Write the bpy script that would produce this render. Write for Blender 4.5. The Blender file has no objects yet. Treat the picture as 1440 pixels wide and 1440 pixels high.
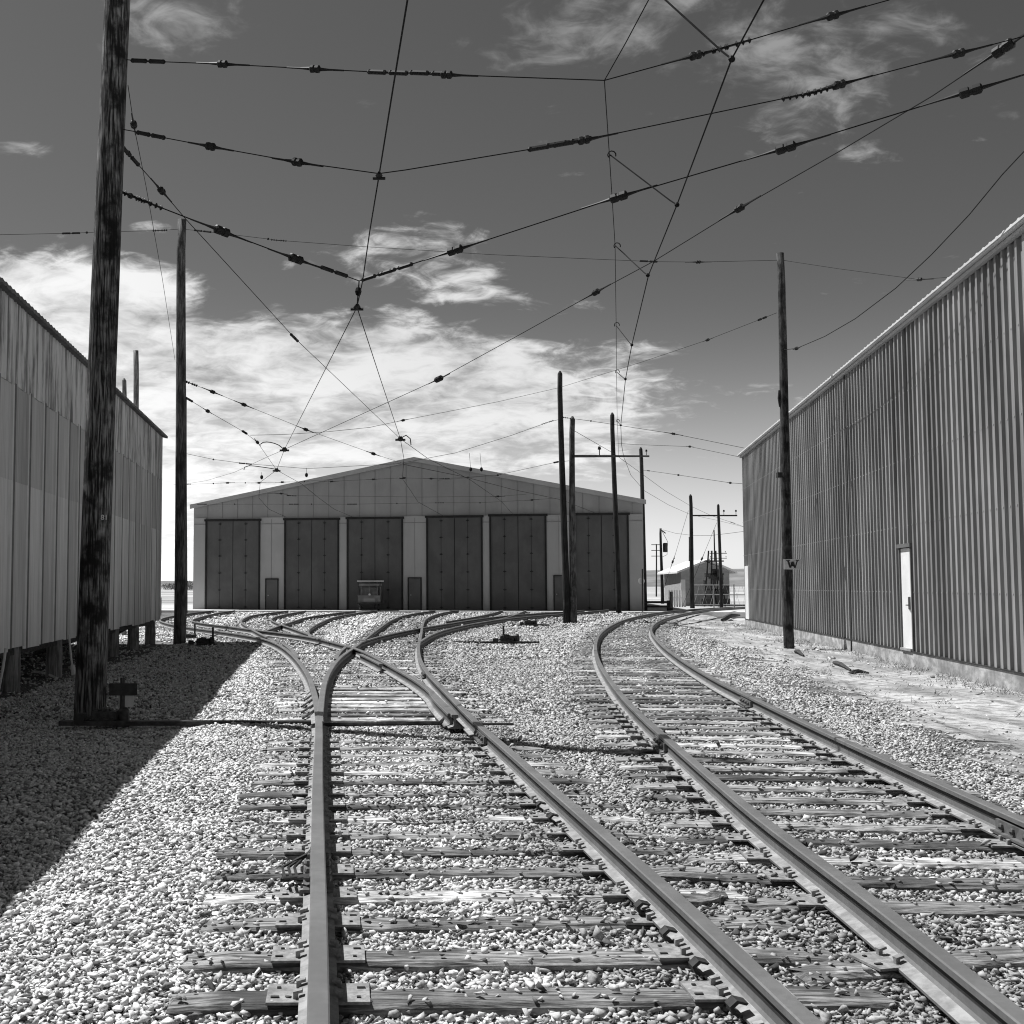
import bpy, math, random
import numpy as np
from mathutils import Vector, Matrix, noise as mnoise
R = math.radians
random.seed(7)
rng = np.random.default_rng(7)
SC = bpy.context.scene
COL = SC.collection

# ------------------------------------------------------------------ camera
F, CX, CY, HC = 1600.0, 515.0, 720.0, 1.48
PITCH = math.atan(104.0 / F)
cam_d = bpy.data.cameras.new("camera")
cam = bpy.data.objects.new("camera", cam_d)
COL.objects.link(cam)
cam_d.sensor_width = 36
cam_d.lens = 36 * F / 1440
cam_d.shift_x = (720 - CX) / 1440
cam_d.clip_start = 0.05
cam_d.clip_end = 12000
cam.location = (0, 0, HC)
cam.rotation_euler = (R(90) + PITCH, 0, 0)
SC.camera = cam
try: SC.cycles.filter_width = 1.1
except Exception: pass
SC.view_settings.view_transform = 'Standard'
SC.view_settings.look = 'None'
SC.view_settings.gamma = 1
SC.view_settings.exposure = 0.38

def ray(px, py):
    a, b = (px - CX) / F, (CY - py) / F
    return Vector((a, math.cos(PITCH) - b * math.sin(PITCH), math.sin(PITCH) + b * math.cos(PITCH)))
def onz(px, py, z=0.0):
    d = ray(px, py); t = (z - HC) / d.z
    return Vector((d.x * t, d.y * t, z))
def aty(px, py, Y):
    d = ray(px, py); t = Y / d.y
    return Vector((d.x * t, Y, HC + d.z * t))

# ------------------------------------------------------------------ sun and sky
SUN_AZ = math.atan2(-0.857, 0.515)          # from +Y towards +X
SUN_EL = R(59.3)
sv = Vector((math.sin(SUN_AZ) * math.cos(SUN_EL), math.cos(SUN_AZ) * math.cos(SUN_EL), math.sin(SUN_EL)))
ld = bpy.data.lights.new("sun", 'SUN')
ld.energy = 5.0
ld.angle = R(0.5)
ld.color = (1.0, 1.0, 1.0)
lo = bpy.data.objects.new("sun", ld)
COL.objects.link(lo)
lo.rotation_euler = sv.to_track_quat('Z', 'Y').to_euler()
lo.location = (-20, 10, 40)

W = bpy.data.worlds.new("World")
SC.world = W
W.use_nodes = True
NT = W.node_tree
NT.nodes.clear()
class NB:
    """small helper for building node trees"""
    def __init__(s, nt): s.nt = nt
    def n(s, typ, **kw):
        x = s.nt.nodes.new(typ)
        for k, v in kw.items(): setattr(x, k, v)
        return x
    def lk(s, a, b): s.nt.links.new(a, b)
    def m(s, op, a, b=None, c=None, clamp=False):
        x = s.n('ShaderNodeMath', operation=op); x.use_clamp = clamp
        for i, v in enumerate((a, b, c)):
            if v is None: continue
            if isinstance(v, (int, float)): x.inputs[i].default_value = v
            else: s.lk(v, x.inputs[i])
        return x.outputs[0]
    def mr(s, v, a, b, c=0.0, d=1.0, smooth=True):
        x = s.n('ShaderNodeMapRange'); x.interpolation_type = 'SMOOTHSTEP' if smooth else 'LINEAR'
        s.lk(v, x.inputs[0])
        for i, q in enumerate((a, b, c, d)): x.inputs[i + 1].default_value = q
        return x.outputs[0]
    def mix(s, f, a, b):
        x = s.n('ShaderNodeMix'); x.data_type = 'FLOAT'
        for i, v in ((0, f), (2, a), (3, b)):
            if isinstance(v, (int, float)): x.inputs[i].default_value = v
            else: s.lk(v, x.inputs[i])
        return x.outputs[0]
w = NB(NT)
tc = w.n('ShaderNodeTexCoord')
nrm = w.n('ShaderNodeVectorMath', operation='NORMALIZE'); w.lk(tc.outputs['Generated'], nrm.inputs[0])
sep = w.n('ShaderNodeSeparateXYZ'); w.lk(nrm.outputs[0], sep.inputs[0])
sky = w.n('ShaderNodeTexSky', sky_type='NISHITA')
sky.sun_disc = False
sky.sun_elevation = SUN_EL
sky.sun_rotation = SUN_AZ
sky.air_density = 1.0; sky.dust_density = 0.6; sky.ozone_density = 1.0
sc_ = w.n('ShaderNodeSeparateColor'); w.lk(sky.outputs[0], sc_.inputs[0])
# black-and-white film behind a red filter: the red channel is what the sky gives
skyv = w.m('MULTIPLY', w.m('POWER', sc_.outputs[0], 1.15), 0.40)
dx, dy, dz = sep.outputs
dyc = w.m('MAXIMUM', dy, 0.04)
u = w.m('DIVIDE', dx, dyc); v = w.m('DIVIDE', dz, dyc)
# horizon haze band of the sky itself
hz_ = w.mr(dz, 0.30, 0.0, 0.0, 1.0)
hz2 = w.m('POWER', hz_, 2.2)
left_ = w.mr(u, 0.34, -0.20, 0.62, 1.0)
skyv = w.m('ADD', skyv, w.m('MULTIPLY', w.m('MULTIPLY', hz2, left_), 6.2))
def blob(px, py, rx, ry, rot=0.0, amp=1.0, soft=1.0):
    r = ray(px, py); u0, v0 = r.x / r.y, r.z / r.y
    c, s_ = math.cos(rot), math.sin(rot)
    a = w.m('SUBTRACT', u, u0); b = w.m('SUBTRACT', v, v0)
    p = w.m('ADD', w.m('MULTIPLY', a, c * F / rx), w.m('MULTIPLY', b, s_ * F / rx))
    q = w.m('ADD', w.m('MULTIPLY', a, -s_ * F / ry), w.m('MULTIPLY', b, c * F / ry))
    d = w.m('SQRT', w.m('ADD', w.m('MULTIPLY', p, p), w.m('MULTIPLY', q, q)))
    return w.mr(d, 1.0 + 0.25 * soft, 1.0 - 0.55 * soft, 0.0, amp)
masks = [blob(60, 490, 420, 165, R(-12), 1.55, .8), blob(500, 560, 460, 140, R(-6), 1.5, .8),
         blob(250, 700, 480, 120, 0, 1.4, .8), blob(800, 525, 200, 60, R(-2), 0.95),
         blob(605, 372, 130, 70, R(-12), 0.66, 1.0), blob(1100, 80, 430, 175, R(-6), 0.74, 1.5),
         blob(285, 25, 160, 75, R(-8), 0.66, 1.2), blob(30, 216, 62, 26, 0, 0.36),
         blob(215, 322, 44, 16, 0, 0.45), blob(20, 294, 55, 12, 0, 0.42),
         blob(1040, 560, 150, 24, 0, 0.38, 1.2), blob(930, 640, 140, 30, 0, .25)]
M = masks[0]
for mk in masks[1:]: M = w.m('MAXIMUM', M, mk)
cv = w.n('ShaderNodeCombineXYZ')
dzp = w.m('MAXIMUM', w.m('ADD', dz, 0.26), 0.16)
w.lk(w.m('DIVIDE', dx, dzp), cv.inputs[0]); w.lk(w.m('DIVIDE', dy, dzp), cv.inputs[1]); cv.inputs[2].default_value = 3.1
def nz(vec, sc, det, rough, dist=0.0):
    x = w.n('ShaderNodeTexNoise'); w.lk(vec, x.inputs['Vector'])
    x.inputs['Scale'].default_value = sc; x.inputs['Detail'].default_value = det
    x.inputs['Roughness'].default_value = rough; x.inputs['Distortion'].default_value = dist
    return x.outputs[0]
mp = w.n('ShaderNodeMapping'); w.lk(cv.outputs[0], mp.inputs[0]); mp.inputs['Scale'].default_value = (1.5, 1.9, 1); mp.inputs['Rotation'].default_value = (0, 0, R(14))
n1 = nz(mp.outputs[0], 3.0, 10, 0.58, 0.5)
n2 = nz(mp.outputs[0], 11.0, 8, 0.60, 0.9)
nn = w.m('ADD', w.m('MULTIPLY', n1, 0.7), w.m('MULTIPLY', n2, 0.3))
nn2_ = w.m('ADD', w.m('MULTIPLY', w.m('SUBTRACT', nn, 0.5), 2.0), 0.5)
dens = w.mr(w.m('ADD', nn2_, w.m('MULTIPLY', M, 0.46)), 0.71, 1.09)
bright = w.m('ADD', w.mix(w.mr(nn, 0.36, 0.60), 2.6, 5.6), w.m('MULTIPLY', w.mr(u, .1, -.35), 1.3))
hib = w.mr(v, 0.28, 0.48, 1.0, 0.40)          # higher cloud is thinner and darker
bright = w.m('MULTIPLY', bright, hib)
skyc = w.mix(dens, skyv, w.m('ADD', bright, w.m('MULTIPLY', skyv, 0.35)))
cc = w.n('ShaderNodeCombineColor')
for i in range(3): w.lk(skyc, cc.inputs[i])
bg = w.n('ShaderNodeBackground'); w.lk(cc.outputs[0], bg.inputs[0]); bg.inputs[1].default_value = 0.1
wo = w.n('ShaderNodeOutputWorld'); w.lk(bg.outputs[0], wo.inputs[0])

# ------------------------------------------------------------------ materials
def mat(name, lo, hi=None, scale=5.0, stretch=(1, 1, 1), rough=0.8, bump=0.0, bdist=0.01, metal=0.0,
        lo2=None, scale2=1.0, amt2=0.5, stretch2=(1, 1, 1), detail=6.0, contrast=(0.35, 0.65), spec=0.35, attr=None, bscale=None):
    m = bpy.data.materials.new(name); m.use_nodes = True
    nt = m.node_tree; b = NB(nt)
    p = nt.nodes['Principled BSDF']
    p.inputs['Roughness'].default_value = rough; p.inputs['Metallic'].default_value = metal
    p.inputs['Specular IOR Level'].default_value = spec
    tcn = b.n('ShaderNodeTexCoord')
    geo = b.n('ShaderNodeNewGeometry')
    def noise(sc, st, det=detail):
        mpn = b.n('ShaderNodeMapping'); b.lk(geo.outputs['Position'], mpn.inputs[0]); mpn.inputs['Scale'].default_value = st
        x = b.n('ShaderNodeTexNoise'); b.lk(mpn.outputs[0], x.inputs['Vector'])
        x.inputs['Scale'].default_value = sc; x.inputs['Detail'].default_value = det; x.inputs['Roughness'].default_value = 0.62
        return x.outputs[0]
    if hi is None: hi = lo
    n = noise(scale, stretch)
    val = b.mix(b.mr(n, contrast[0], contrast[1]), float(lo), float(hi))
    if lo2 is not None:
        nn2 = noise(scale2, stretch2)
        val = b.mix(b.mr(nn2, 0.5 - 0.08, 0.5 + 0.14, 0.0, amt2), val, float(lo2))
    if attr:
        at = b.n('ShaderNodeAttribute'); at.attribute_name = attr
        val = b.m('MULTIPLY', val, at.outputs['Fac'])
    c = b.n('ShaderNodeCombineColor')
    for i in range(3): b.lk(val, c.inputs[i])
    b.lk(c.outputs[0], p.inputs['Base Color'])
    if bump > 0:
        bn = b.n('ShaderNodeBump'); bn.inputs['Strength'].default_value = bump; bn.inputs['Distance'].default_value = bdist
        b.lk(noise(bscale or scale, stretch), bn.inputs['Height']); b.lk(bn.outputs[0], p.inputs['Normal'])
    return m
M_POLE = mat('creosoted_wood', 0.010, 0.10, 6.0, (7, 7, 0.4), 0.85, 0.8, 0.02, lo2=0.006, scale2=2.6, amt2=0.97, stretch2=(1.6, 1.6, 1.2))
M_POLE1 = mat('peeling_creosoted_wood', 0.010, 0.34, 6.5, (8, 8, 0.45), 0.85, 1.0, 0.03, lo2=0.007, scale2=2.2, amt2=0.98, stretch2=(1.6, 1.6, 1.3), contrast=(.40, .66))
M_POLEG = mat('grey_creosoted_wood', 0.03, 0.20, 6.0, (7, 7, 0.4), 0.85, 0.7, 0.02, lo2=0.02, scale2=2.2, amt2=0.8, stretch2=(1.6, 1.6, .8))
M_POLE2 = mat('creosoted_wood_far', 0.012, 0.05, 5.0, (4, 4, 0.3), 0.85, 0.3, 0.02, lo2=0.010, scale2=1.2, amt2=0.8)
M_PILE = mat('weathered_pile_wood', 0.10, 0.34, 6.0, (5, 5, 0.4), 0.85, 0.5, 0.01, lo2=0.06, scale2=2.0)
M_TIE = mat('weathered_tie_wood', 0.06, 0.42, 9.0, (0.5, 7, 7), 0.9, 0.9, 0.015, lo2=0.05, scale2=1.6, amt2=0.85, attr='tone')
M_TIMBER = mat('dark_timber', 0.02, 0.07, 5.0, (1, 4, 4), 0.85, 0.5, 0.01)
M_RAIL = mat('dull_rail_steel', 0.12, 0.16, 3.0, (1, 1, 1), 0.55, 0.12, 0.003, metal=0.0, lo2=0.08, scale2=30, amt2=0.3, spec=0.5)
M_RFOOT = mat('dusty_rail_foot', 0.22, 0.34, 9, rough=0.75, bump=0.2, bdist=0.003, lo2=0.14, scale2=22, amt2=0.5)
M_RSHADE = mat('head_shadow_rail_steel', 0.012, 0.02, 9, rough=0.7, lo2=0.03, scale2=20)  # near-black tone paints the shadow of the rail head onto the steel
M_RGRIME2 = mat('oily_joint_steel', 0.07, 0.13, 14, rough=0.6)
M_RAILTOP = mat('worn_rail_head_steel', 0.15, 0.20, 2.0, (1, 1, 1), 0.45, 0.04, 0.002, metal=0.3, lo2=0.13, scale2=24, amt2=0.35, spec=0.5)
M_PLATE = mat('rusty_plate_steel', 0.20, 0.32, 18, (1, 1, 1), 0.7, 0.2, 0.003, lo2=0.10, scale2=40)
M_DARK = mat('black_iron', 0.015, 0.04, 10, rough=0.6, bump=0.2)
M_IRON = mat('switch_iron', 0.02, 0.06, 16, rough=0.55, bump=0.25)
M_WIRE = mat('dark_wire', 0.010, 0.018, 8, rough=0.7, spec=0.1)
M_INS = mat('glazed_insulator', 0.012, 0.02, 8, rough=0.6, spec=0.25)
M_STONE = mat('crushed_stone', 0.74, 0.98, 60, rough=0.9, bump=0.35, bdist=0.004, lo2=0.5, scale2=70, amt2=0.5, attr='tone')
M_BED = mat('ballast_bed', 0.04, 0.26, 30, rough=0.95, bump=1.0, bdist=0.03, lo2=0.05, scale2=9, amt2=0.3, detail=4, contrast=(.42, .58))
M_DIRT = mat('sandy_dirt', 0.22, 0.50, 1.1, (1.0, 0.30, 1), 0.95, 0.9, 0.04, lo2=0.10, scale2=5, amt2=0.7, bscale=14)
M_FIELD = mat('dry_field', 0.30, 0.55, 0.02, (0.3, 1, 1), 0.95, 0.5, 0.1, lo2=0.16, scale2=0.06, amt2=0.6, stretch2=(0.35, 1, 1))
M_HILL = mat('far_hill_grass', 0.14, 0.26, 0.004, (1, 1, 4), 0.95, lo2=0.10, scale2=0.02, amt2=0.6)
M_CONC = mat('pale_concrete', 0.24, 0.48, 3, (1, 1, 2), 0.9, 0.4, 0.01, lo2=0.16, scale2=1.6, amt2=0.7, stretch2=(1, 1, .5))
M_SLAB = mat('apron_concrete', 0.55, 0.7, 2, rough=0.9, bump=0.1)
M_WALLR = mat('ribbed_sheet_metal', 0.20, 0.33, 2.0, (1, 1, 0.12), 0.5, 0.10, 0.006, lo2=0.11, scale2=1.0, amt2=0.6, stretch2=(1.0, 0.8, 0.22), spec=0.4)
M_WALLU = mat('aged_corrugated_sheet', 0.70, 0.85, 3.0, (1, 2.2, 0.16), 0.6, 0.05, lo2=0.16, scale2=2.2, amt2=0.9, stretch2=(1, 3.0, 0.3))
M_PAN = [mat('translucent_cladding_' + n, a * 1.62, b * 1.62, 7.0, (1, 4, 0.10), 0.55, 0.08, lo2=l * 1.55, scale2=1.2, amt2=0.45, stretch2=(1, 1.4, 0.25))
         for n, a, b, l in (('grey', .34, .44, .26), ('pale', .40, .50, .30), ('smoky', .25, .34, .18), ('dull', .30, .38, .22))]
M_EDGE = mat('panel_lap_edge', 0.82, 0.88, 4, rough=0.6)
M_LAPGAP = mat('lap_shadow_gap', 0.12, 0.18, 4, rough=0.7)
M_TRIM = mat('pale_metal_trim', 0.55, 0.68, 2, rough=0.5, lo2=0.4, scale2=1)
M_ROOF = mat('roof_sheet', 0.10, 0.16, 2, rough=0.7)
M_FAC = mat('facade_metal_sheet', 0.32, 0.36, 0.8, (1, 1, .2), 0.6, 0.0, lo2=0.27, scale2=.5, amt2=0.5)
M_PIER = mat('facade_pier_sheet', 0.40, 0.45, 0.8, (1, 1, .2), 0.6, lo2=0.36, scale2=.5, amt2=0.5)
M_FDOOR = mat('brown_car_door', 0.105, 0.125, 1.5, (1, 1, .4), 0.7, lo2=0.085, scale2=.8, amt2=0.6)
M_FDOOR2 = mat('grey_man_door', 0.11, 0.13, 1.5, rough=0.7)
M_SEAM = mat('dark_gap', 0.02, 0.03, 3)
M_FSEAM = mat('sheet_seam', 0.24, 0.27, 3)
M_WHITE = mat('white_paint', 0.72, 0.82, 4, rough=0.5, lo2=0.6, scale2=2, amt2=0.5)
M_SIGN = mat('faded_sign_face', 0.50, 0.60, 9, rough=0.6)
M_HOUSE = mat('house_siding', 0.30, 0.36, 2, (1, 1, 3), rough=0.8)
M_HROOF = mat('bright_metal_roof', 0.75, 0.85, 2, rough=0.5)
M_GLASS = mat('dusty_glass', 0.05, 0.10, 4, rough=0.25, spec=0.5)
M_TREE = mat('far_tree_foliage', 0.10, 0.22, 0.2, rough=0.9)  # foliage lightened, distance haze put into the colour
M_WEED = mat('dry_weeds', 0.12, 0.34, 8, rough=0.9)
M_PIPE = mat('pale_plastic_pipe', 0.55, 0.65, 4, rough=0.5)
M_SOIL = mat('dark_soil', 0.08, 0.20, 4, rough=0.95, bump=0.8, bdist=0.04, lo2=0.06, scale2=1.2)

# ------------------------------------------------------------------ mesh helpers
class MB:
    def __init__(s): s.v = []; s.f = []; s.mi = []; s.cur = 0
    def add(s, vs, fs, mi=None):
        o = len(s.v); s.v.extend([tuple(p) for p in vs])
        for f in fs: s.f.append(tuple(i + o for i in f)); s.mi.append(s.cur if mi is None else mi)
        return s
    def box(s, c, size, rz=0.0, rx=0.0, ry=0.0, mi=None, taper=1.0):
        hx, hy, hz = size[0] / 2, size[1] / 2, size[2] / 2
        rot = Matrix.Rotation(rz, 3, 'Z') @ Matrix.Rotation(ry, 3, 'Y') @ Matrix.Rotation(rx, 3, 'X')
        c = Vector(c)
        vs = []
        for z in (-1, 1):
            t = taper if z > 0 else 1.0
            for x, y in ((-1, -1), (1, -1), (1, 1), (-1, 1)):
                vs.append(c + rot @ Vector((x * hx * t, y * hy * t, z * hz)))
        return s.add(vs, [(3, 2, 1, 0), (4, 5, 6, 7), (0, 1, 5, 4), (1, 2, 6, 5), (2, 3, 7, 6), (3, 0, 4, 7)], mi)
    def hexa(s, vs, mi=None):
        return s.add(vs, [(3, 2, 1, 0), (4, 5, 6, 7), (0, 1, 5, 4), (1, 2, 6, 5), (2, 3, 7, 6), (3, 0, 4, 7)], mi)
    def tube(s, pts, r, n=6, mi=None, caps=True):
        pts = [Vector(p) for p in pts]; rs = r if isinstance(r, (list, tuple)) else [r] * len(pts)
        vs = []
        prev = None
        for i, p in enumerate(pts):
            d = (pts[min(i + 1, len(pts) - 1)] - pts[max(i - 1, 0)])
            if d.length < 1e-9: d = Vector((0, 0, 1))
            d.normalize()
            if prev is None:
                a = Vector((0, 0, 1)) if abs(d.z) < 0.9 else Vector((1, 0, 0))
                x = a.cross(d).normalized()
            else:
                x = (prev - d * prev.dot(d)).normalized()
            prev = x; y = d.cross(x)
            for k in range(n):
                t = 2 * math.pi * k / n
                vs.append(p + (x * math.cos(t) + y * math.sin(t)) * rs[i])
        fs = []
        for i in range(len(pts) - 1):
            for k in range(n):
                fs.append((i * n + k, i * n + (k + 1) % n, (i + 1) * n + (k + 1) % n, (i + 1) * n + k))
        if caps:
            fs.append(tuple(range(n - 1, -1, -1))); fs.append(tuple((len(pts) - 1) * n + k for k in range(n)))
        return s.add(vs, fs, mi)
    def prism(s, poly, z0, z1, mi=None):
        n = len(poly)
        vs = [(p[0], p[1], z0) for p in poly] + [(p[0], p[1], z1) for p in poly]
        fs = [tuple(range(n - 1, -1, -1)), tuple(range(n, 2 * n))] + [(i, (i + 1) % n, n + (i + 1) % n, n + i) for i in range(n)]
        return s.add(vs, fs, mi)
    def ball(s, c, r, n=8, sx=1, sy=1, sz=1, mi=None):
        vs = []; fs = []
        m = max(4, n // 2)
        for i in range(m + 1):
            a = math.pi * i / m
            for k in range(n):
                b = 2 * math.pi * k / n
                vs.append((c[0] + r * sx * math.sin(a) * math.cos(b), c[1] + r * sy * math.sin(a) * math.sin(b), c[2] + r * sz * math.cos(a)))
        for i in range(m):
            for k in range(n): fs.append((i * n + k, (i + 1) * n + k, (i + 1) * n + (k + 1) % n, i * n + (k + 1) % n))
        return s.add(vs, fs, mi)
    def obj(s, name, mats, parent=None, smooth=False, local=False):
        me = bpy.data.meshes.new(name)
        off = Vector((0, 0, 0))
        if parent is not None and not local:
            q = parent
            while q is not None: off += q.location; q = q.parent
        elif parent is None and not local and s.v:
            a = np.array(s.v); off = Vector(((a[:, 0].min() + a[:, 0].max()) / 2, (a[:, 1].min() + a[:, 1].max()) / 2, a[:, 2].min()))
        me.from_pydata([(p[0] - off.x, p[1] - off.y, p[2] - off.z) for p in s.v], [], s.f)
        if not isinstance(mats, (list, tuple)): mats = [mats]
        for m in mats: me.materials.append(m)
        if len(mats) > 1: me.polygons.foreach_set('material_index', s.mi)
        if smooth: me.shade_smooth() if hasattr(me, 'shade_smooth') else me.polygons.foreach_set('use_smooth', [True] * len(me.polygons))
        me.update()
        o = bpy.data.objects.new(name, me); COL.objects.link(o)
        if parent is not None: o.parent = parent
        elif not local: o.location = off
        return o
def tag(o, label=None, cat=None, group=None, kind=None):
    if label: o['label'] = label
    if cat: o['category'] = cat
    if group: o['group'] = group
    if kind: o['kind'] = kind
    return o
def thing(name, loc, label, cat, group=None):
    o = bpy.data.objects.new(name, None); COL.objects.link(o); o.location = loc
    o.empty_display_size = 0.2
    return tag(o, label, cat, group)
def smooth_pts(P, it=2):
    P = [Vector(p) for p in P]
    for _ in range(it):
        Q = [P[0]] + [(P[i - 1] + P[i] * 2 + P[i + 1]) / 4 for i in range(1, len(P) - 1)] + [P[-1]]
        P = Q
    return P
def catmull(P, step):
    P = [Vector(p) for p in P]; out = []
    Q = [P[0] * 2 - P[1]] + P + [P[-1] * 2 - P[-2]]
    for i in range(1, len(Q) - 2):
        a, b, c, d = Q[i - 1:i + 3]
        n = max(1, int((c - b).length / step))
        # centripetal-like: limit tangents by the segment length
        L = (c - b).length
        t1 = (c - a); t2 = (d - b)
        t1 = t1.normalized() * L if t1.length > 1e-6 else t1
        t2 = t2.normalized() * L if t2.length > 1e-6 else t2
        for k in range(n):
            t = k / n
            out.append(b * (2 * t**3 - 3 * t**2 + 1) + t1 * (t**3 - 2 * t**2 + t) + c * (-2 * t**3 + 3 * t**2) + t2 * (t**3 - t**2))
    out.append(P[-1]); return out

# ------------------------------------------------------------------ rails laid out on the ground plane
RT = 0.155
RP = {
 'R1L': [(447, 1620), (448, 1440), (449, 1300), (447, 1190), (447, 1080), (449, 1015), (446, 990), (441, 970), (436, 953), (421, 930), (405, 914), (388, 903.5), (372, 897.6), (357, 894.2), (327.5, 889.6), (298, 885.6), (259, 880.5), (235, 876), (224, 871), (240, 866), (274, 861), (300, 858)],
 'b': [(640, 1005), (625, 992), (612, 977), (597, 963), (575, 949.5), (550, 936), (530, 925), (510, 915), (497, 910), (483, 906.5), (463.6, 901.5), (442, 896.2), (415, 891.8), (368, 886.5), (341, 883), (318, 880), (288.6, 876.6), (269, 872.6), (285, 866.5), (306, 861.7), (330, 858)],
 'c': [(391, 904.5), (376, 895.7), (360.5, 888), (347, 880), (339, 874.3), (343, 869.4), (356.7, 864.6), (386, 860.7), (405, 858.4)],
 'd': [(463.6, 901.6), (446, 895.7), (430.6, 889.9), (411, 883), (391.7, 876.5), (381, 870.6), (391.7, 865.6), (416, 860.7), (430, 858.4)],
 'e': [(373, 886.6), (388, 881), (409, 874.3), (434.4, 867), (481, 860.7), (500, 858.6)],
 'f': [(437, 895.4), (433, 888), (436, 883), (450, 875), (473, 866.5), (512, 860), (530, 858)],
 'g': [(449, 1012), (451, 995), (456, 960), (465, 940), (480, 922), (495, 912), (507, 903), (521, 892), (535, 881.5), (550, 872), (570, 864.6), (604, 859), (612, 858)],
 'h': [(1340, 1620), (1150, 1440), (1090, 1384), (1003, 1302), (895, 1208), (800, 1127), (745, 1079), (700, 1040), (670, 1015), (653, 998), (626.7, 971), (602, 946), (590, 925), (588.5, 908), (592, 893), (594, 880), (599, 870), (612, 864), (637, 858.4), (645, 857.8)],
 'i': [(507, 903), (530, 895.6), (560, 889), (591, 883), (626.7, 877.3), (660, 872), (697.8, 867), (737.8, 863.3), (771, 861.4), (800, 859.3), (822, 857.8)],
 'j': [(590, 902), (609, 891), (633, 883.3), (660, 877.6), (693, 872), (733, 867.4), (760, 865), (793, 862.6), (826.7, 859.8), (855.6, 857)],
 'k': [(628, 873.5), (655, 869.2), (678, 865.2), (693, 861.8), (707, 857.8)],
 'l': [(668, 876.2), (698, 871), (720, 865.6), (740, 857.8)],
 'm': [(1660, 1600), (1440, 1419), (1330, 1324), (1180, 1232), (1090, 1166), (1003, 1092), (957, 1052), (932, 1032), (907, 1009), (879, 982), (857, 954), (843, 932), (837.5, 915), (838.5, 900), (845, 889), (859, 879), (879, 870.6), (907, 863.8), (934, 859.8), (968, 856.6), (1030, 853)],
 'n': [(1700, 1262), (1440, 1154), (1330, 1104), (1274, 1079), (1199, 1046), (1140, 1019), (1045, 974), (1012, 958.5), (990, 946), (962, 929.5), (934, 909.5), (921, 896), (915.5, 887), (918, 879), (932, 870.5), (954, 864.2), (979, 859.2), (1004, 856), (1060, 852.5)],
}
RAILS = {}
for k, pl in RP.items():
    P = [onz(x, y, 0.0 if False else RT) for x, y in pl]
    P = smooth_pts(catmull(P, 0.35), 10)
    P = catmull(P[::4] + ([P[-1]] if (len(P) - 1) % 4 else []), 0.35)
    RAILS[k] = [Vector((p.x, p.y, 0)) for p in P]
HEAD = [(-.036, .118), (-.037, .150), (-.030, RT), (.030, RT), (.037, .150), (.036, .118)]
PROF = [(-.070, .010), (-.070, .021), (-.020, .036), (-.0105, .048), (-.012, .092), (-.013, .114), (-.035, .125), (-.036, .150), (-.030, RT),
        (.030, RT), (.036, .150), (.035, .125), (.013, .114), (.012, .092), (.0105, .048), (.020, .036), (.070, .021), (.070, .010)]
SWN = [0]
def sweep_profile(mb, P, prof, mi_of=None):
    n = len(prof); vs = []; SWN[0] += 1; zo = -.0021 * (SWN[0] % 5) - .0004 * (SWN[0] % 3)
    for i, p in enumerate(P):
        d = (P[min(i + 1, len(P) - 1)] - P[max(i - 1, 0)]); d.z = 0; d.normalize()
        s = Vector((d.y, -d.x, 0))
        for a, z in prof: vs.append(p + s * a + Vector((0, 0, z + zo)))
    fs = []; mi = []
    o = len(mb.v); mb.v.extend([tuple(q) for q in vs])
    for i in range(len(P) - 1):
        for k in range(n):
            mb.f.append((o + i * n + k, o + (i + 1) * n + k, o + (i + 1) * n + (k + 1) % n, o + i * n + (k + 1) % n))
            mb.mi.append(1 if 7 <= k <= 9 else 2 if k in (1, 15) else 3 if k in (4, 5, 11, 12) else 0)  # upper web and head underside take the painted shadow
    mb.f.append(tuple(o + k for k in range(n))); mb.mi.append(0)
    mb.f.append(tuple(o + (len(P) - 1) * n + k for k in range(n - 1, -1, -1))); mb.mi.append(0)
def nearest(Pl, q):
    return min(range(len(Pl)), key=lambda i: (Pl[i] - q).length_squared)

# ------------------------------------------------------------------ terrain height
ALLR = np.array([(p.x, p.y) for P in RAILS.values() for p in P])
WR0 = Vector((10.3, 17.8, 0)); WRD = Vector((5.7, 30.2, 0)).normalized(); WRN = Vector((-WRD.y, WRD.x, 0))  # right wall line; normal faces the tracks
gx0, gx1, gy0, gy1, gs = -14.0, 18.0, -2.0, 71.0, 0.16
GX = np.arange(gx0, gx1 + gs, gs); GY = np.arange(gy0, gy1 + gs, gs)
XX, YY = np.meshgrid(GX, GY)
def rail_dist(x, y):
    out = np.empty(len(x))
    for i in range(0, len(x), 4000):
        xs = x[i:i + 4000, None]; ys = y[i:i + 4000, None]
        out[i:i + 4000] = np.sqrt(((xs - ALLR[None, :, 0])**2 + (ys - ALLR[None, :, 1])**2).min(axis=1))
    return out
def sstep(a, b, x):
    t = np.clip((x - a) / (b - a), 0, 1); return t * t * (3 - 2 * t)
def wall_dist(x, y):   # distance from the right wall, positive on the track side
    return (x - WR0.x) * WRN.x + (y - WR0.y) * WRN.y
RD = rail_dist(XX.ravel(), YY.ravel()).reshape(XX.shape)
lump = np.zeros_like(XX)
for a, fx, fy, ph in ((.012, 1.1, .9, 0), (.010, 2.3, 1.7, 1.3), (.008, 3.9, 4.7, 2.2), (.006, 7.1, 6.3, .4), (.012, .5, .4, 4)):
    lump += a * np.sin(fx * XX + ph + 1.7 * np.sin(fy * .6 * YY)) * np.cos(fy * YY + 1.3 * ph + np.sin(fx * .7 * XX))
GZ = -0.037 - 0.063 * sstep(0.85, 1.7, RD) - .022 * ((YY > 12.2) & (YY < 17.2) & (XX > -.7) & (XX < 1.1)) + lump * (0.35 + 0.65 * sstep(0.5, 1.3, RD))
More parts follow.
